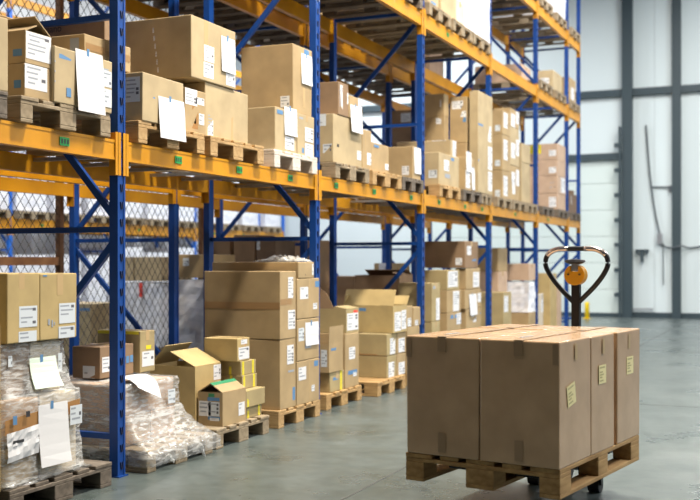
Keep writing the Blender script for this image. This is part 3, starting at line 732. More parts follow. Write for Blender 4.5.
# floor, bay past the fourth post
for (y, t) in ((14.55, 'near'), (15.4, 'middle'), (16.1, 'far')):
    pallet(-4.52, y, 0, 'warm', t+' floor pallet between the fourth and fifth blue posts', detail=False, sy=1 if y < 16 else .7)
carton_at(-4.30, -3.95, 14.5, 14.95, PT, .91, 'olive', 'dark sided carton on the floor just past the fourth blue post', parts=[('label', 'F', 504, 296, 508, 312)])
carton_at(-4.62, -4.20, 15.12, 15.65, PT, .86, 'pink', 'lower pink carton behind the fourth blue post')
carton_at(-4.62, -4.20, 15.12, 15.65, .862, 1.20, 'pink', 'middle pink carton behind the fourth blue post')
carton_at(-4.60, -4.20, 15.12, 15.65, 1.202, 1.56, 'tan', 'top carton behind the fourth blue post', parts=[('label', 'E', 486, 252, 492, 262)])
carton_at(-4.60, -3.95, 16.0, 16.45, PT, .55, 'tan', 'low carton on the floor left of the fifth blue post')
o = skin(-4.58, -3.96, 16.0, 16.44, .552, 1.03, 8, .02, 9).obj('white_wrapped_bundle', M['wrapwhite'], off=(-4.27, 16.2, .552)); o.location = (-4.27, 16.2, .552)
tag(o, 'white film wrapped bundle left of the fifth blue post', 'wrapped load')
carton_at(-4.60, -3.95, 16.0, 16.45, 1.052, 1.32, 'pink', 'flat pink carton on the white wrapped bundle by the fifth blue post', parts=[('ink', 'E', 497, 267, 506, 273)])
# floor, bay past the fifth post
for (y, t) in ((17.2, 'nearer'), (18.3, 'farther')):
    pallet(-4.52, y, 0, 'warm', t+' floor pallet past the fifth blue post', detail=False)
carton_at(-4.22, -3.97, 17.6, 18.1, PT, 1.15, 'gold', 'tall narrow carton past the fifth blue post, left of the jack handle')
carton_at(-4.25, -3.97, 18.15, 18.5, PT, .95, 'pink', 'carton right behind the tall narrow one past the fifth blue post', parts=[('label', 'F', 563, 300, 567, 314)])
carton_at(-4.55, -4.0, 16.75, 17.2, PT, .82, 'cream', 'pale label covered carton low past the fifth blue post', parts=[('label', 'F', 541, 290, 545, 312), ('label', 'E', 520, 300, 532, 312)])

# ------------------------------------------------------------------ first shelf of the aisle rack
Z1 = L1T+PT+.002; SB = L1T
pallet(-4.5, 3.93, SB, 'dark', 'pallet on the first shelf cut off at the picture edge', detail=True)
carton_at(-4.4, -3.90, 3.55, 4.335, Z1, 2.66, 'light', 'pale carton on the first shelf cut off at the picture edge')
pallet(-4.5, 4.83, SB, 'old', 'grey pallet on the first shelf left of the first blue post')
carton(24, 51.4, 62, Z1, -3.92, 'tan', 'lower of two label fronted cartons on the first shelf left of the first post', depth=.42, z1=2.452, tape=False, parts=[('label', 'F', 24.5, 63, 47, 90), ('blue', 'F', 25, 86, 39, 89), ('blue', 'E', 14, 80, 21, 88)])
carton(25, 51.4, 31, 2.454, -3.92, 'tan', 'upper of the two label fronted cartons, lid flaps ajar, on the first shelf', depth=.42, z1=2.632, flaps=[('B', 40, .2), ('R', 35, .16), ('L', 25, .10)], parts=[('label', 'F', 25.8, 32, 51, 61), ('blue', 'F', 26, 55, 40, 58), ('blue', 'E', 13, 49, 22, 56)])
carton(54, 112, 47, Z1, -3.895, 'light', 'tan carton half covered by a hanging white sheet on the first shelf', depth=.33, z1=2.586, tape=False,
       parts=[('paper', 'F', 75, 52, 102, 113), ('bluelabel', 'F', 102, 67, 111.5, 87), ('bluelabel', 'F', 101.5, 89, 111.5, 107), ('blue', 'F', 59, 55, 71, 59.5), ('blue', 'F', 66.5, 88, 71, 97), ('ink', 'F', 54.5, 60, 55.5, 62), ('ink', 'F', 54.5, 70, 55.5, 72), ('ink', 'F', 54.5, 80, 55.5, 82)])
carton_at(-4.29, -4.03, 5.142, 5.62, 2.59, 2.757, 'tan', 'dark sided carton lying behind the first blue post on the first shelf', parts=[('ink', 'E', 70, 38, 79, 52), ('tape', 'F', 86, 49, 130, 56)])
pallet(-4.5, 5.92, SB, 'new', 'pallet on the first shelf just right of the first blue post')
carton_at(-4.88, -4.27, 5.66, 5.79, Z1, 2.985, 'brown', 'dark brown printed carton standing behind the first blue post on the first shelf', tape=False, parts=[('text', 'E', 35, 24.5, 67, 32.5, 'p', 'shimano', 'black')])
carton(142, 184, 73, Z1, -3.895, 'light', 'low carton with a white sheet hanging over the shelf edge beside the first blue post', depth=.30, z1=2.58, tape=False,
       parts=[('bluelabel', 'E', 125, 77, 140, 102), ('black', 'E', 134, 90, 136, 100), ('black', 'E', 137.5, 88, 139.5, 100), ('black', 'E', 127, 93, 129, 99), ('paper', 'F', 158, 99, 183.5, 140), ('blue', 'F', 145, 96, 148, 97.5), ('blue', 'F', 152, 97, 155, 98.5)])
carton(184.5, 206, 87, Z1, -3.95, 'tan', 'carton with orange tape and labels, right of the low carton with a hanging sheet', depth=.18, z1=2.575, tape=False,
       parts=[('label', 'F', 185, 87, 197, 105), ('label', 'F', 196, 98, 204, 105), ('btape', 'F', 192, 103, 198, 129), ('blue', 'F', 188, 115, 196, 123), ('label', 'F', 199, 114, 204, 125)])
carton_at(-4.66, -4.16, 6.14, 6.40, Z1, 2.658, 'tan', 'carton under the big stitched carton, behind the orange taped one')
pallet(-4.5, 6.80, SB, 'new', 'light pallet on the first shelf under the big stitched carton')
carton_at(-4.66, -3.965, 6.43, 7.06, Z1, 2.658, 'light', 'wide tan carton below the big stitched carton on the first shelf', tape=False,
       parts=[('ltape', 'F', 231, 60, 233, 170), ('label', 'F', 207.5, 109, 213, 138), ('ltape', 'F', 211, 80, 216, 160)])
carton_at(-4.55, -3.95, 6.22, 6.845, 2.66, 3.10, 'light', 'big carton with a stitched seam, topmost right of the first blue post', seam='x', tape=False,
       parts=[('label', 'F', 204, 46, 214, 62), ('label', 'F', 203.5, 63, 213.5, 78), ('paper', 'F', 221, 38, 234.5, 73), ('label', 'F', 226, 72, 235, 86), ('ltape', 'F', 204, 18, 208, 45)]
       +[('label', 'E', 152.6+i*.95, 28+i*7.9, 154.0+i*.95, 33+i*7.9) for i in range(6)])
pallet(-4.5, 7.78, SB, 'white', 'whitish pallet on the first shelf next to the second blue post')
carton(275, 297, 106, Z1, -3.93, 'light', 'carton with a hung white sheet under the tall brown carton by the second blue post', xl=246, z1=2.62, tape=False,
       parts=[('paper', 'F', 284, 108, 296.5, 136), ('blue', 'F', 277, 110, 283, 114), ('label', 'F', 285, 137, 294, 150)])
carton(297.5, 314.5, 106, Z1, -3.93, 'light', 'carton against the second blue post under the tall brown carton', depth=.5, z1=2.62, tape=False,
       parts=[('label', 'F', 305, 128, 313, 142), ('label', 'F', 305, 144, 313, 156), ('ink', 'F', 299, 117, 303, 119), ('ltape', 'F', 306, 112, 308, 122), ('blue', 'F', 302, 148, 304, 153)])
carton(293, 312, 43, 2.622, -3.95, 'tan', 'tall brown carton topmost left of the second blue post', xl=241, z1=3.205, tape=False,
       parts=[('label', 'E', 280.5, 96, 289.5, 107), ('paper', 'F', 301, 55, 311.5, 85), ('blue', 'F', 304, 50, 309, 55), ('ltape', 'F', 303, 88, 305, 108)])
# bay past the second post
pallet(-4.5, 8.97, SB, 'old', 'pallet on the first shelf just right of the second blue post')
carton(333, 362, 113, Z1, -3.93, 'light', 'large tan carton on the first shelf right of the second blue post', depth=.5, z1=2.71, tape=False,
       parts=[('label', 'F', 357, 151, 361, 160), ('bluelabel', 'E', 323, 144, 332, 153), ('bluelabel', 'E', 319, 112, 326, 126), ('black', 'F', 337, 144, 339, 147)])
carton(362.5, 371.5, 0, Z1, -3.96, 'tan', 'narrow carton pressed against the large tan carton right of the second blue post', depth=.4, z1=2.66, tape=False, parts=[('label', 'F', 367, 153, 371, 165), ('ltape', 'F', 365, 130, 366, 165)])
carton(338, 348.5, 84, 2.712, -3.925, 'brown', 'dark sided carton on the large tan carton behind the second blue post', depth=.42, z1=3.02, tape=False, parts=[('label', 'F', 339, 85, 342.5, 110), ('label', 'F', 347, 93, 348.4, 104)])
carton(349.3, 362.5, 95, 2.712, -3.92, 'tan', 'carton with a white sheet hanging across the large tan carton', depth=.35, z1=2.93, tape=False, parts=[('paper', 'F', 350, 106, 361, 133), ('label', 'F', 358, 97, 362, 108)])
pallet(-4.5, 9.86, SB, 'new', 'light pallet on the first shelf midway between second and third blue posts')
carton(371.5, 389, 0, Z1, -3.97, 'tan', 'tan carton on the light pallet between second and third blue posts', depth=.4, z1=2.56, tape=False, parts=[('label', 'F', 385, 164, 388.5, 170), ('blue', 'F', 374, 145, 379, 147.5)])
carton_at(-4.85, -4.42, 9.9, 10.25, Z1, 2.63, 'brown', 'dark carton at the back between second and third blue posts', parts=[('label', 'F', 386, 138, 389, 146)])
pallet(-4.5, 10.625, SB, 'dark', 'black stained pallet on the first shelf left of the third blue post', sy=.84)
carton(412.5, 420.8, 146, Z1, -3.95, 'tan', 'brown sided carton with a hung white sheet left of the third blue post', xl=386, z1=2.63, tape=False, parts=[('paper', 'F', 414, 148, 420.5, 174), ('label', 'E', 402, 166, 409, 175)])
# bay past the third post
pallet(-4.5, 11.92, SB, 'new', 'light pallet on the first shelf just right of the third blue post')
carton(439, 459, 152, Z1, -3.93, 'light', 'carton with two labels on the first shelf right of the third blue post', xl=424, z1=2.647, tape=False, parts=[('label', 'F', 444, 160, 449, 171), ('ink', 'F', 445, 174, 450, 178), ('bluelabel', 'E', 428.5, 170, 437, 178), ('blue', 'F', 451, 158, 454, 161)])
carton_at(-4.78, -4.05, 12.39, 12.60, Z1, 2.885, 'light', 'long pale carton behind the two label carton right of the third blue post', parts=[('label', 'F', 452.5, 140, 457, 158), ('label', 'E', 432, 139, 446, 141)])
carton(465.6, 474.5, 0, Z1, -3.93, 'tan', 'carton covered with sheets beside the tall flat carton on the first shelf', depth=.36, z1=2.69, tape=False, parts=[('paper', 'F', 466, 152, 471, 172), ('paper', 'F', 471.5, 168, 474.3, 190), ('label', 'F', 465, 170, 470, 188)])
for i, (z0, z1) in enumerate(((Z1, 2.86), (2.862, 3.25), (3.252, 3.55))):
    carton_at(-4.66, -4.29, 12.85, 13.03, z0, z1, 'tan', ['lowest', 'middle', 'top'][i]+' brown carton of the narrow stack deep on the shelf past the third post', tape=False,
              parts=[('label', 'E', 432+4*i, [150, 118, 100][i], 441, [158, 124, 107][i]), ('blue', 'E', 441, 118, 444.5, 123)])
for i, (z0, z1) in enumerate(((Z1, 2.92), (2.922, 3.53))):
    carton_at(-4.285, -4.05, 13.06, 13.3, z0, z1, 'tan', ['lower', 'upper'][i]+' brown labelled carton behind the tall flat carton on the first shelf', tape=False,
              parts=[('label', 'E', 452, [128, 101][i], 463, [136, 109][i]), ('blue', 'E', 462, 117, 466, 122), ('label', 'E', 460, 111, 466, 117)])
pallet(-4.5, 12.85, SB, 'dark', 'dark pallet on the first shelf under the sheet covered carton')
carton_at(-4.02, -3.90, 13.07, 13.75, Z1, 3.60, 'light', 'tall flat carton standing on edge at the fourth blue post', tape=False, bev=.004,
          parts=[('blue', 'F', 478, 124, 484, 126), ('blue', 'F', 478, 160, 484, 162), ('label', 'F', 488, 126, 491, 142), ('label', 'F', 488, 147, 492, 170), ('label', 'F', 488, 172, 492, 191)])
pallet(-4.5, 13.49, SB, 'old', 'small pallet on the first shelf under the tall flat carton', sy=.56)
# bay past the fourth post
for (y, t) in ((14.42, 'first'), (15.27, 'second'), (16.05, 'third')):
    pallet(-4.5, y, SB, 'old', t+' shelf pallet past the fourth blue post, first level', detail=(y < 15), sy=1 if y < 16 else .85)
for i, (z0, z1) in enumerate(((Z1, 2.66), (2.662, 3.17), (3.172, 3.52))):
    carton_at(-4.4, -3.93, 14.37, 14.80, z0, z1, 'tan', ['bottom', 'middle', 'top'][i]+' carton of the tall labelled stack just past the fourth blue post', tape=False, parts=[('label', 'F', 503.5, [176, 140, 113][i], 507.5, [196, 160, 128][i]), ('bluelabel', 'E', 495, [190, 160, 125][i], 500, [197, 166, 131][i])])
for i, (z0, z1) in enumerate(((Z1, 2.78), (2.782, 3.35), (3.352, 3.62))):
    carton_at(-4.35, -3.95, 14.86, 15.4, z0, z1, ['tan', 'light', 'tan'][i], ['bottom', 'middle', 'top'][i]+' carton of the second labelled stack past the fourth blue post', tape=False, parts=[('label', 'F', 511, [172, 143, 114][i], 515, [194, 158, 130][i]), ('label', 'F', 516, [170, 140, 112][i], 519, [186, 156, 124][i])])
for i, (z0, z1) in enumerate(((Z1, 2.9), (2.902, 3.2))):
    carton_at(-4.5, -4.0, 15.75, 16.3, z0, z1, 'light', ['lower', 'upper'][i]+' carton on the third shelf pallet past the fourth blue post', tape=False)
# bay past the fifth post
for (y, t) in ((17.15, 'left'), (18.36, 'right')):
    pallet(-4.5, y, SB, 'dark', t+' shelf pallet past the fifth blue post, first level', detail=False)
RW = ['bottom pink carton of the wide four high stack by the fifth blue post', 'second pink carton from the bottom of the wide four high stack', 'third pink carton from the bottom of the wide four high stack', 'top pink carton with a yellow mark on the wide four high stack']
for i, (z0, z1) in enumerate(((Z1, 2.55), (2.552, 2.86), (2.862, 3.14), (3.142, 3.43))):
    carton_at(-4.64, -3.95, 18.08, 18.75, z0, z1, 'pink', RW[i], tape=False, group='wide pink cartons past the fifth post',
              parts=[('label', 'E', 549, [197, 180, 167, 150][i], 556, [207, 190, 173, 156][i])]+([('ytape', 'E', 528, 145, 541, 154)] if i == 3 else [])+([('label', 'F', 561, 178, 565, 193)] if i == 1 else []))
pallet(-4.5, 19.5, SB, 'dark', 'dark pallet at the far end of the first shelf')
for i in range(3):
    carton_at(-4.3+.0*i, -3.97, 19.15+.24*i, 19.36+.24*i, Z1, 2.62+.07*(i % 2), 'dark', ['first', 'second', 'third'][i]+' dark narrow carton on the end pallet of the first shelf', tape=False, parts=[('label', 'F', 571+3*i, 196, 573+3*i, 204)])

# ------------------------------------------------------------------ second and third shelf
S2 = L2T; Z2 = L2T+PT+.002; S3 = L3T; Z3 = L3T+PT+.002
for (y, t) in ((8.75, 'first'), (9.65, 'second'), (10.53, 'third')):
    pallet(-4.5, y, S2, 'dark', t+' pallet high on the second shelf between second and third blue posts', detail=False)
    carton_at(-4.95, -4.05, y-.35, y+.35, Z2, Z2+.5, 'tan', 'carton load on the '+t+' high pallet between second and third blue posts')
for (y, t) in ((11.55, 'first'), (12.43, 'second'), (13.29, 'third')):
    pallet(-4.5, y, S2, 'old', t+' pallet on the second shelf between third and fourth blue posts', detail=True)
carton_at(-5.0, -4.43, 11.25, 11.9, Z2, 4.85, 'pink', 'pink carton at the back of the second shelf past the third blue post', parts=[('label', 'E', 345, 2, 352, 8)])
carton_at(-4.3, -3.95, 11.25, 11.62, Z2, 5.0, 'light', 'carton at the shelf front above the third blue post beam', parts=[('blue', 'F', 431, 2, 436, 6)])
carton_at(-4.4, -3.94, 11.68, 12.25, Z2, 5.15, 'light', 'pale tall carton on the second shelf right of the third blue post')
carton_at(-4.35, -3.95, 12.3, 12.62, Z2, 4.62, 'cream', 'low white bundle on the second shelf beside the big white wrapped load')
o = skin(-4.95, -3.92, 12.66, 13.66, Z2+.004, 5.22, 8, .012, 33).obj('white_wrapped_load', M['wrapwhite'], off=(-4.43, 13.17, Z2)); o.location = (-4.43, 13.17, Z2)
tag(o, 'big white wrapped block on the second shelf left of the fourth blue post', 'wrapped load')
for (y, t) in ((17.05, 'nearer'), (18.2, 'farther')):
    pallet(-4.5, y, S2, 'old', t+' pallet on the second shelf past the fifth blue post', detail=True)
carton_at(-5.05, -4.25, 16.72, 17.35, Z2, 4.62, 'pink', 'pink carton at the back of the second shelf past the fifth blue post', parts=[('label', 'E', 498, 82, 506, 88)])
carton(553, 562, 73, Z2, -3.95, 'light', 'carton with two labels on the second shelf right of the fifth blue post', xl=537, z1=4.66, parts=[('label', 'E', 540, 78, 549, 84), ('label', 'E', 548, 88, 553, 94)])
pallet(-4.5, 19.45, S2, 'old', 'pallet at the far end of the second shelf', detail=False)
carton_at(-4.35, -3.97, 19.15, 19.75, Z2, 4.78, 'tan', 'carton at the far end of the second shelf', parts=[('label', 'F', 571, 88, 574, 100)])
for (y, t) in ((14.42, 'first'), (15.27, 'second'), (16.05, 'third')):
    pallet(-4.5, y, S3, 'dark', t+' pallet on the third shelf past the fourth blue post', detail=False, sy=1 if y < 16 else .85)
    carton_at(-5.0, -4.0, y-.33, y+.33, Z3, Z3+.6, 'pink', 'carton load on the '+t+' third shelf pallet past the fourth blue post')
for (y, t) in ((17.1, 'nearer'), (18.25, 'farther')):
    pallet(-4.5, y, S3, 'old', t+' pallet on the third shelf past the fifth blue post', detail=True)
carton_at(-5.0, -4.05, 16.8, 17.45, Z3, Z3+.6, 'pink', 'pink carton load on the third shelf past the fifth blue post')
o = skin(-4.95, -3.93, 17.88, 18.62, Z3+.004, 6.7, 6, .01, 35).obj('pale_wrapped_load', M['wrapwhite'], off=(-4.43, 18.2, Z3)); o.location = (-4.43, 18.2, Z3)
tag(o, 'pale wrapped load on the third shelf past the fifth blue post', 'wrapped load')
pallet(-4.5, 19.48, S3, 'old', 'pallet at the far end of the third shelf', detail=False)

# ------------------------------------------------------------------ back rack
k = 0
ORD = ['first', 'second', 'third', 'fourth', 'fifth', 'sixth', 'seventh', 'eighth', 'ninth', 'tenth', 'eleventh', 'twelfth', 'thirteenth', 'fourteenth']
for bay in (1, 2, 3, 4):
    y0, y1 = YF[bay], YF[bay+1]
    for j in range(3):
        y = y0+(y1-y0)*(j+.5)/3; sy = .94 if y1-y0 > 2.7 else .92
        pallet(-5.99, y, S2, 'dark', ORD[k]+' pallet from the left on the upper shelf of the rear rack', detail=False, sy=sy)
        carton_at(-6.45, -5.5, y-.35, y+.35, Z2, Z2+.55, ['tan', 'brown', 'pink'][k % 3], ORD[k]+' carton load from the left on the upper shelf of the rear rack', tape=False)
        k += 1
for i, (y, t) in enumerate(((15.3, 'nearer'), (16.05, 'farther'))):
    pallet(-5.99, y, SB, 'old', t+' pallet on the rear rack shelf seen past the third blue post', detail=False, sy=.86)
for i, (z0, z1) in enumerate(((Z1, 2.98), (2.982, 3.70))):
    g = carton_at(-5.95, -5.46, 15.0, 15.5, z0, z1, 'brown', ['lower', 'upper'][i]+' dark carton on the rear rack seen left of the third blue post', tape=False, parts=[('bluelabel', 'E', 401, [160, 113][i], 414, [168, 122][i])])
# floor of the back rack
bk = [(-6.42, -6.05, 10.35, 10.85, PT, 1.62, 'brown', 'dark brown carton behind the film topped stack, leftmost of the rear row'),
      (-6.0, -5.72, 10.35, 10.85, PT, 1.66, 'brown', 'dark brown carton behind the film topped stack, second of the rear row'),
      (-5.70, -5.46, 10.35, 10.85, PT, 1.60, 'dark', 'dark brown carton behind the film topped stack, third of the rear row'),
      (-6.0, -5.75, 11.35, 11.9, PT, 1.58, 'brown', 'carton seen behind the second blue post, left one on the rear floor'),
      (-5.73, -5.5, 11.35, 11.9, PT, 1.62, 'rose', 'carton seen behind the second blue post, right one on the rear floor'),
      (-5.80, -5.42, 12.5, 13.0, PT, 1.16, 'brown', 'brown carton on the rear floor between second and third blue posts'),
      (-5.80, -5.42, 14.1, 14.6, PT, 1.33, 'tan', 'tan carton with a white label far behind the third blue post')]
for i, (x0, x1, y0, y1, z0, z1, t, lb) in enumerate(bk):
    p = []
    if i in (2, 4): p = [('bluelabel', 'E', 249 if i == 2 else 285, 240, 260 if i == 2 else 291, 250)]
    if i == 6: p = [('label', 'E', 379, 263, 387, 280)]
    carton_at(x0, x1, y0, y1, z0, z1, t, lb, tape=False, parts=p)
for (y, t) in ((10.6, 'first'), (11.62, 'second'), (12.75, 'third'), (14.35, 'fourth')):
    pallet(-5.99, y, 0, 'old', t+' floor pallet under the rear rack', detail=False)
pallet(-6.0, 9.55, 0, 'old', 'floor pallet under the white wrapped column in the rear rack', detail=False)
o = skin(-6.08, -5.62, 9.25, 9.85, PT+.004, 1.16, 14, .02, 41).obj('white_wrapped_column', M['wrapwhite'], off=(-6.08, 9.55, PT)); o.location = (-6.08, 9.55, PT)
tag(o, 'white wrapped column on the rear rack floor beside the end of the wire mesh', 'wrapped load')
carton_at(-6.06, -5.66, 9.27, 9.8, 1.185, 1.43, 'tan', 'carton on the white wrapped column beside the end of the wire mesh', tape=False, parts=[('bluelabel', 'E', 183, 258, 189, 266)])

# ------------------------------------------------------------------ beyond the mesh fence
def wrapped_load(x, y, z, sx, sy, h, seed, label, group=None, name='wrapped_pallet_load'):
    o = skin(x-sx/2, x+sx/2, y-sy/2, y+sy/2, z+.003, z+h, 6, .015, seed).obj(name, M['wrapwhite'], off=(x, y, z)); o.location = (x, y, z)
    return tag(o, label, 'wrapped load', group)
pallet(-8.75, 12.75, 0, 'old', 'floor pallet behind the mesh under the white load with a red strip', detail=False, sy=1.2)
o = wrapped_load(-8.75, 12.75, PT, .95, .95, .90, 51, 'white wrapped load with a red strip behind the wire mesh')
q = MB(); Xr = Xat(140.5, 12.25); q.box(Xr-.02, Xr+.03, -.505+12.75, -.50+12.75, .85, 1.05); q.obj('red_strip', M['red'], o, off=(-8.75, 12.75, PT))
for i, (x0, x1) in enumerate(((-9.2, -8.78), (-8.76, -8.30))):
    carton_at(x0, x1, 12.3, 13.1, 1.075, 1.42, 'light', ['left', 'right'][i]+' tan carton on the white load with a red strip behind the mesh', tape=False)
pallet(-8.6, 10.95, 0, 'old', 'floor pallet behind the mesh under the short tan carton', detail=False)
carton_at(-9.0, -8.25, 10.65, 11.25, PT, .82, 'light', 'short tan carton behind the mesh left of the first blue post', tape=False, parts=[('blue', 'E', 80, 308, 90, 311)])
n = 0
for bay in range(len(YC)-1):
    y0, y1 = YC[bay], YC[bay+1]; m = 3 if y1-y0 > 2 else 1
    for j in range(m):
        y = y0+(y1-y0)*(j+.5)/m
        nm = (ORD+['fifteenth', 'sixteenth', 'seventeenth', 'eighteenth'])[n]
        pallet(-13.4, y, 0, 'dark', nm+' floor pallet from the left under the far rack', detail=False)
        wrapped_load(-13.4, y, PT, 1.05, .8, 1.25+.3*random.random(), 100+n, nm+' wrapped load from the left on the floor of the far rack')
        pallet(-13.4, y, 2.12, 'old', nm+' pallet from the left on the yellow beams of the far rack', detail=False)
        wrapped_load(-13.4, y, 2.123+PT, 1.05, .8, 1.0+.4*random.random(), 200+n, nm+' wrapped load from the left on the yellow beams of the far rack')
        n += 1

# ------------------------------------------------------------------ trolley: pallet jack, pallet and six cartons
P0 = cw(.999, 4.935); ang = math.radians(56.68)
uc = (math.cos(ang), math.sin(ang)); vc = (-math.sin(ang), math.cos(ang))
U = cw(*uc); V = cw(*vc); RZ = math.atan2(U.y, U.x)
TB, TT = .361, .973
def tl(u, v, z=0): p = P0+U*u+V*v; return (p.x, p.y, z)
c = tl(.607, .425)
pallet(c[0], c[1], TB-PT, 'warm', 'wooden pallet raised on the hand pallet jack in the aisle', rz=RZ, sy=1.065)
TL = ['front right carton of the six on the jack, with the tilted yellow label', 'front left carton of the six on the jack, with tape on its top edge', 'middle right carton of the six on the jack, with an upright yellow label',
      'middle left carton of the six on the jack', 'rear right carton of the six on the jack, beyond the open gap', 'rear left carton of the six on the jack']
ROWS = [(.0, .428), (.436, .782), (.832, 1.218)]; COLS = [(.0, .419), (.424, .843)]
MW = Matrix.Translation(P0) @ Matrix.Rotation(RZ, 4, 'Z')    # local x along u, local y along v
jc = []
for ri, (u0, u1) in enumerate(ROWS):
    for ci, (v0, v1) in enumerate(COLS):
        q = MB(); q.box(-(u1-u0)/2, (u1-u0)/2, -(v1-v0)/2, (v1-v0)/2, 0, TT-TB-.002)
        q.v = [(v[0]+random.uniform(-.003, .003), v[1]+random.uniform(-.003, .003), v[2]+random.uniform(-.002, .002)*(v[2] > .1)) for v in q.v]
        o = q.obj('carton', TONE['load'], bevel=.007)
        o.location = tl((u0+u1)/2, (v0+v1)/2, TB+.001); o.rotation_euler = (0, 0, RZ)
        tag(o, TL[ri*2+ci], 'box', 'cartons on the pallet jack'); hx, hy, hz = (u1-u0)/2, (v1-v0)/2, TT-TB-.002
        # top seam tape across, folded a little over both ends
        q = MB(); q.box(-hx-.001, hx+.001, -.024, .024, hz+.0025, hz+.0033); q.box(-hx-.0045, -hx-.0005, -.024, .024, hz-.075, hz+.0033)
        q.obj('packing_tape', M['rtape'], o)
        q = MB(); q.box(-hx*.9, hx*.9, -.001, .001, hz+.0034, hz+.0037); q.obj('flap_seam', M['ink'], o)
        if ri == 0:
            q = MB(); s = -1 if ci == 0 else 1
            q.box(-hx-.0045, -hx-.0036, -.024, .020, .02, .12); q.obj('lower_tape', M['rtape'], o)
            q = MB(); q.box(-hx-.0045, -hx-.0036, s*(hy-.002)-(.03 if s > 0 else 0), s*(hy-.002)+(0 if s > 0 else .03), hz-.11, hz-.01); q.obj('corner_tape', M['rtape'], o)
            q = MB()
            for i in range(7): q.box(-.05+i*.022, -.035+i*.022, .05, .075, hz+.0025, hz+.003)
            q.obj('printed_mark', M['ink'], o)
        if ci == 0:
            spec = {0: (-.065, .345, .080, .105, .20), 1: (-.02, .405, .080, .098, 0.), 2: (.01, .415, .085, .098, 0.)}[ri]
            q = MB(); cx, cz, w, h, r = spec
            w *= 1.35
            f = lambda a, b_, d: (cx+a*math.cos(r)-b_*math.sin(r), -hy-.0036-d, cz+a*math.sin(r)+b_*math.cos(r))
            q.plate([f(-w/2, -h/2, 0), f(w/2, -h/2, 0), f(w/2, h/2, 0), f(-w/2, h/2, 0)], .0008)
            for i, (ln, yy) in enumerate(((.7, .36), (.4, .12), (.55, -.02), (.35, -.16), (.5, -.34))):
                q.plate([f(-w*.38, h*yy-.004, .0006), f(-w*.38+w*ln, h*yy-.004, .0006), f(-w*.38+w*ln, h*yy+.004, .0006), f(-w*.38, h*yy+.004, .0006)], .0006, 1)
            q.obj('yellow_label', [M['yellowlabel'], plain('label_print%d' % ri, (.44, .39, .18), .6)], o)
            # short scuffed tape strips on the side
            q = MB(); q.box(-.02, .015, -hy-.0045, -hy-.0036, hz-.10, hz-.02); q.obj('side_tape', M['ltape'], o)

# pallet jack
J = empty('pallet_jack', tl(1.40, .452, 0), RZ)
tag(J, 'black hand pallet jack with a looped handle and yellow hub, lifting the carton pallet', 'pallet jack')
ft = TB-PT+.10-.0008        # fork tops carry the deck from below
for s in (-1, 1):
    q = MB(); q.box(-1.22, -.16, s*.19-.08-.03, s*.19+.08-.03, ft-.05, ft)
    fk = q.obj('fork', M['blackmetal'], J, bevel=.008)
    q = MB()
    q.bar((-.19, s*.19, ft-.05), (-.19, s*.19, .05), .04, .03); q.bar((-.24, s*.19-.04, ft-.05), (-.20, s*.19-.04, .05), .015, .03)
    q.obj('load_leg', M['blackmetal'], J)
    q = MB(); q.lathe([(.02, -.035), (.041, -.034), (.041, .034), (.02, .035)], 18, Matrix.Translation((-.19, s*.19, .0415)) @ Matrix.Rotation(math.pi/2, 4, 'X')); q.obj('load_roller', M['rubber'], J, smooth=False)
q = MB(); q.box(-.17, -.10, -.27, .27, ft-.09, ft+.02); q.box(-.15, -.06, -.10, .10, ft-.06, .46); q.bar((-.12, -.25, ft), (-.09, -.05, .44), .03, .03); q.bar((-.12, .25, ft), (-.09, .05, .44), .03, .03)
q.obj('body', M['blackmetal'], J, bevel=.006)
q = MB(); q.lathe([(.045, .16), (.05, .18), (.05, .44), (.03, .46), (.03, .52), (.02, .525)], 18, Matrix.Translation((0, 0, 0))); q.obj('hydraulic_pump', M['blackmetal'], J, smooth=False)
for s in (-1, 1):
    q = MB(); q.lathe([(.03, -.022), (.088, -.024), (.09, -.012), (.09, .012), (.088, .024), (.03, .022)], 24, Matrix.Translation((0, s*.07, .09)) @ Matrix.Rotation(math.pi/2, 4, 'X')); q.obj('steer_wheel', M['rubber'], J)
q = MB(); q.tube([(0, -.1, .09), (0, .1, .09)], .014, 8); q.tube([(0, 0, .09), (0, 0, .18)], .028, 10); q.obj('axle', M['greymetal'], J)
# the handle stands upright; its loop faces the forks
Zc = 6.35; zz = lambda y: H+(HOR-y)*6.30/F
hs = 6.30/F
q = MB(); q.box(-.018, .018, -.027, .027, .50, zz(284)); q.obj('handle_shaft', M['blackmetal'], J, bevel=.006)
def loop_pts():
    # half outline in picture pixels about the shaft line, then mirrored: (dx, y)
    half = [(-3, 302), (-8.5, 296.5), (-17.5, 287), (-25.5, 276.5), (-30.3, 267.5), (-31, 262), (-30, 257), (-27, 253), (-22.5, 250.3), (-17, 248.8), (-8, 248.6), (0, 248.5)]
    half = [(a*1.06, y) for a, y in half]; pts = [(0, a*hs, zz(y)) for a, y in half]; return pts+[(0, -a*hs, zz(y)) for a, y in half[-2::-1]]
lp = smooth_path(loop_pts(), 3)
q = MB(); q.tube(lp, .0155, 10); q.obj('handle_loop', M['blackmetal'], J, smooth=True)
tp = [p for p in lp if p.z > zz(251.5)]
for sgn in (-1, 1):
    ps = [p for p in lp if p.z > zz(256) and sgn*p.y > .045]
    q = MB(); q.tube(ps, .0172, 10); g_ = q.obj('grip_sleeve', M['chrome'], J, smooth=True); g_['label'] = 'worn bright grip'
q = MB(); HZ = zz(275); prof = []
for i in range(28):
    a = math.radians(112+316*i/27); prof.append((.066*math.cos(a), HZ+.064*math.sin(a)))
prof += [(.024, HZ+.022), (-.024, HZ+.022)]
np_ = len(prof); q.add([(-.036, y, z) for y, z in prof]+[(.024, y, z) for y, z in prof], [tuple(range(np_))[::-1], tuple(range(np_, 2*np_))]+[(i, (i+1) % np_, np_+(i+1) % np_, np_+i) for i in range(np_)])
hub = q.obj('hub', M['orange'], J, bevel=.004); hub['label'] = 'yellow hub'
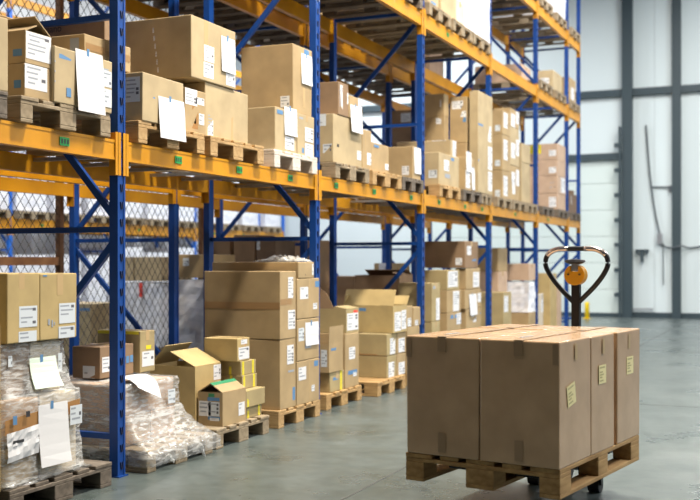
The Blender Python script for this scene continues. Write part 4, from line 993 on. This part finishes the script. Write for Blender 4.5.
q = MB()
for dy in (-.036, .036): q.bar((-.045, dy, zz(274.5)), (-.03, dy, zz(274.5)), .009, .009)
q.obj('bolt', M['black'], hub)
q = MB(); q.box(-.03, .018, -.021, .021, HZ+.024, zz(263.5)); q.obj('lever_stem', M['greymetal'], J, bevel=.004)
q = MB(); q.lathe([(.02, -.018), (.050, -.012), (.068, 0), (.060, .010), (.03, .014)], 24, Matrix.Translation((-.02, 0, zz(261.5))) @ Matrix.Diagonal((.6, 1, 1, 1))); q.obj('control_lever', M['blackmetal'], J, smooth=False)

# ------------------------------------------------------------------ light
def area(name, loc, size, power, col=(1, 1, 1), rot=(0, 0, 0), size_y=None, shape=None):
    l = bpy.data.lights.new(name, 'AREA'); l.energy = power; l.color = col; l.size = size
    if size_y: l.shape = 'RECTANGLE'; l.size_y = size_y
    if shape: l.shape = shape
    o = bpy.data.objects.new(name, l); COL.objects.link(o); o.location = loc; o.rotation_euler = rot; return o
for y, e in ((2.4, 110), (6.4, 1400), (11, 640), (16, 520), (21, 380)):
    area('aisle_lamp', (-1.6, y, 8.2), .8, e, (1, .90, .74) if y < 15 else (1, .96, .9), shape='DISK')
for y, e in ((5, 400), (11, 520), (17, 600), (22.5, 700)):
    area('back_aisle_fill', (-9.8, y, 8.0), .9, e, (.96, .98, 1), shape='DISK')  # unseen lights added to brighten the far rack and end wall
for y, e in ((6.0, 520), (11.5, 400), (17, 340)):
    area('cross_aisle_fill', (3.6, y, 8.2), .9, e, (1, .91, .85), shape='DISK')  # unseen row added to light the right side of the trolley load
area('high_side_fill', (8.5, 12.5, 7.6), 14, 1300, (.86, .94, 1), (0, math.radians(68), 0), 2.6)  # added soft source, no window known; high so cartons shade the rear beams
area('end_daylight', (4, 21.0, 9.0), 8, 260, (.80, .92, 1), (math.radians(20), 0, 0), 5)
w = bpy.data.worlds.new('World'); SC.world = w; w.use_nodes = True
w.node_tree.nodes['Background'].inputs[0].default_value = (.80, .90, 1, 1); w.node_tree.nodes['Background'].inputs[1].default_value = .02
SC.view_settings.view_transform = 'Standard'; SC.view_settings.look = 'None'; SC.view_settings.gamma = 1; SC.view_settings.exposure = -0.30
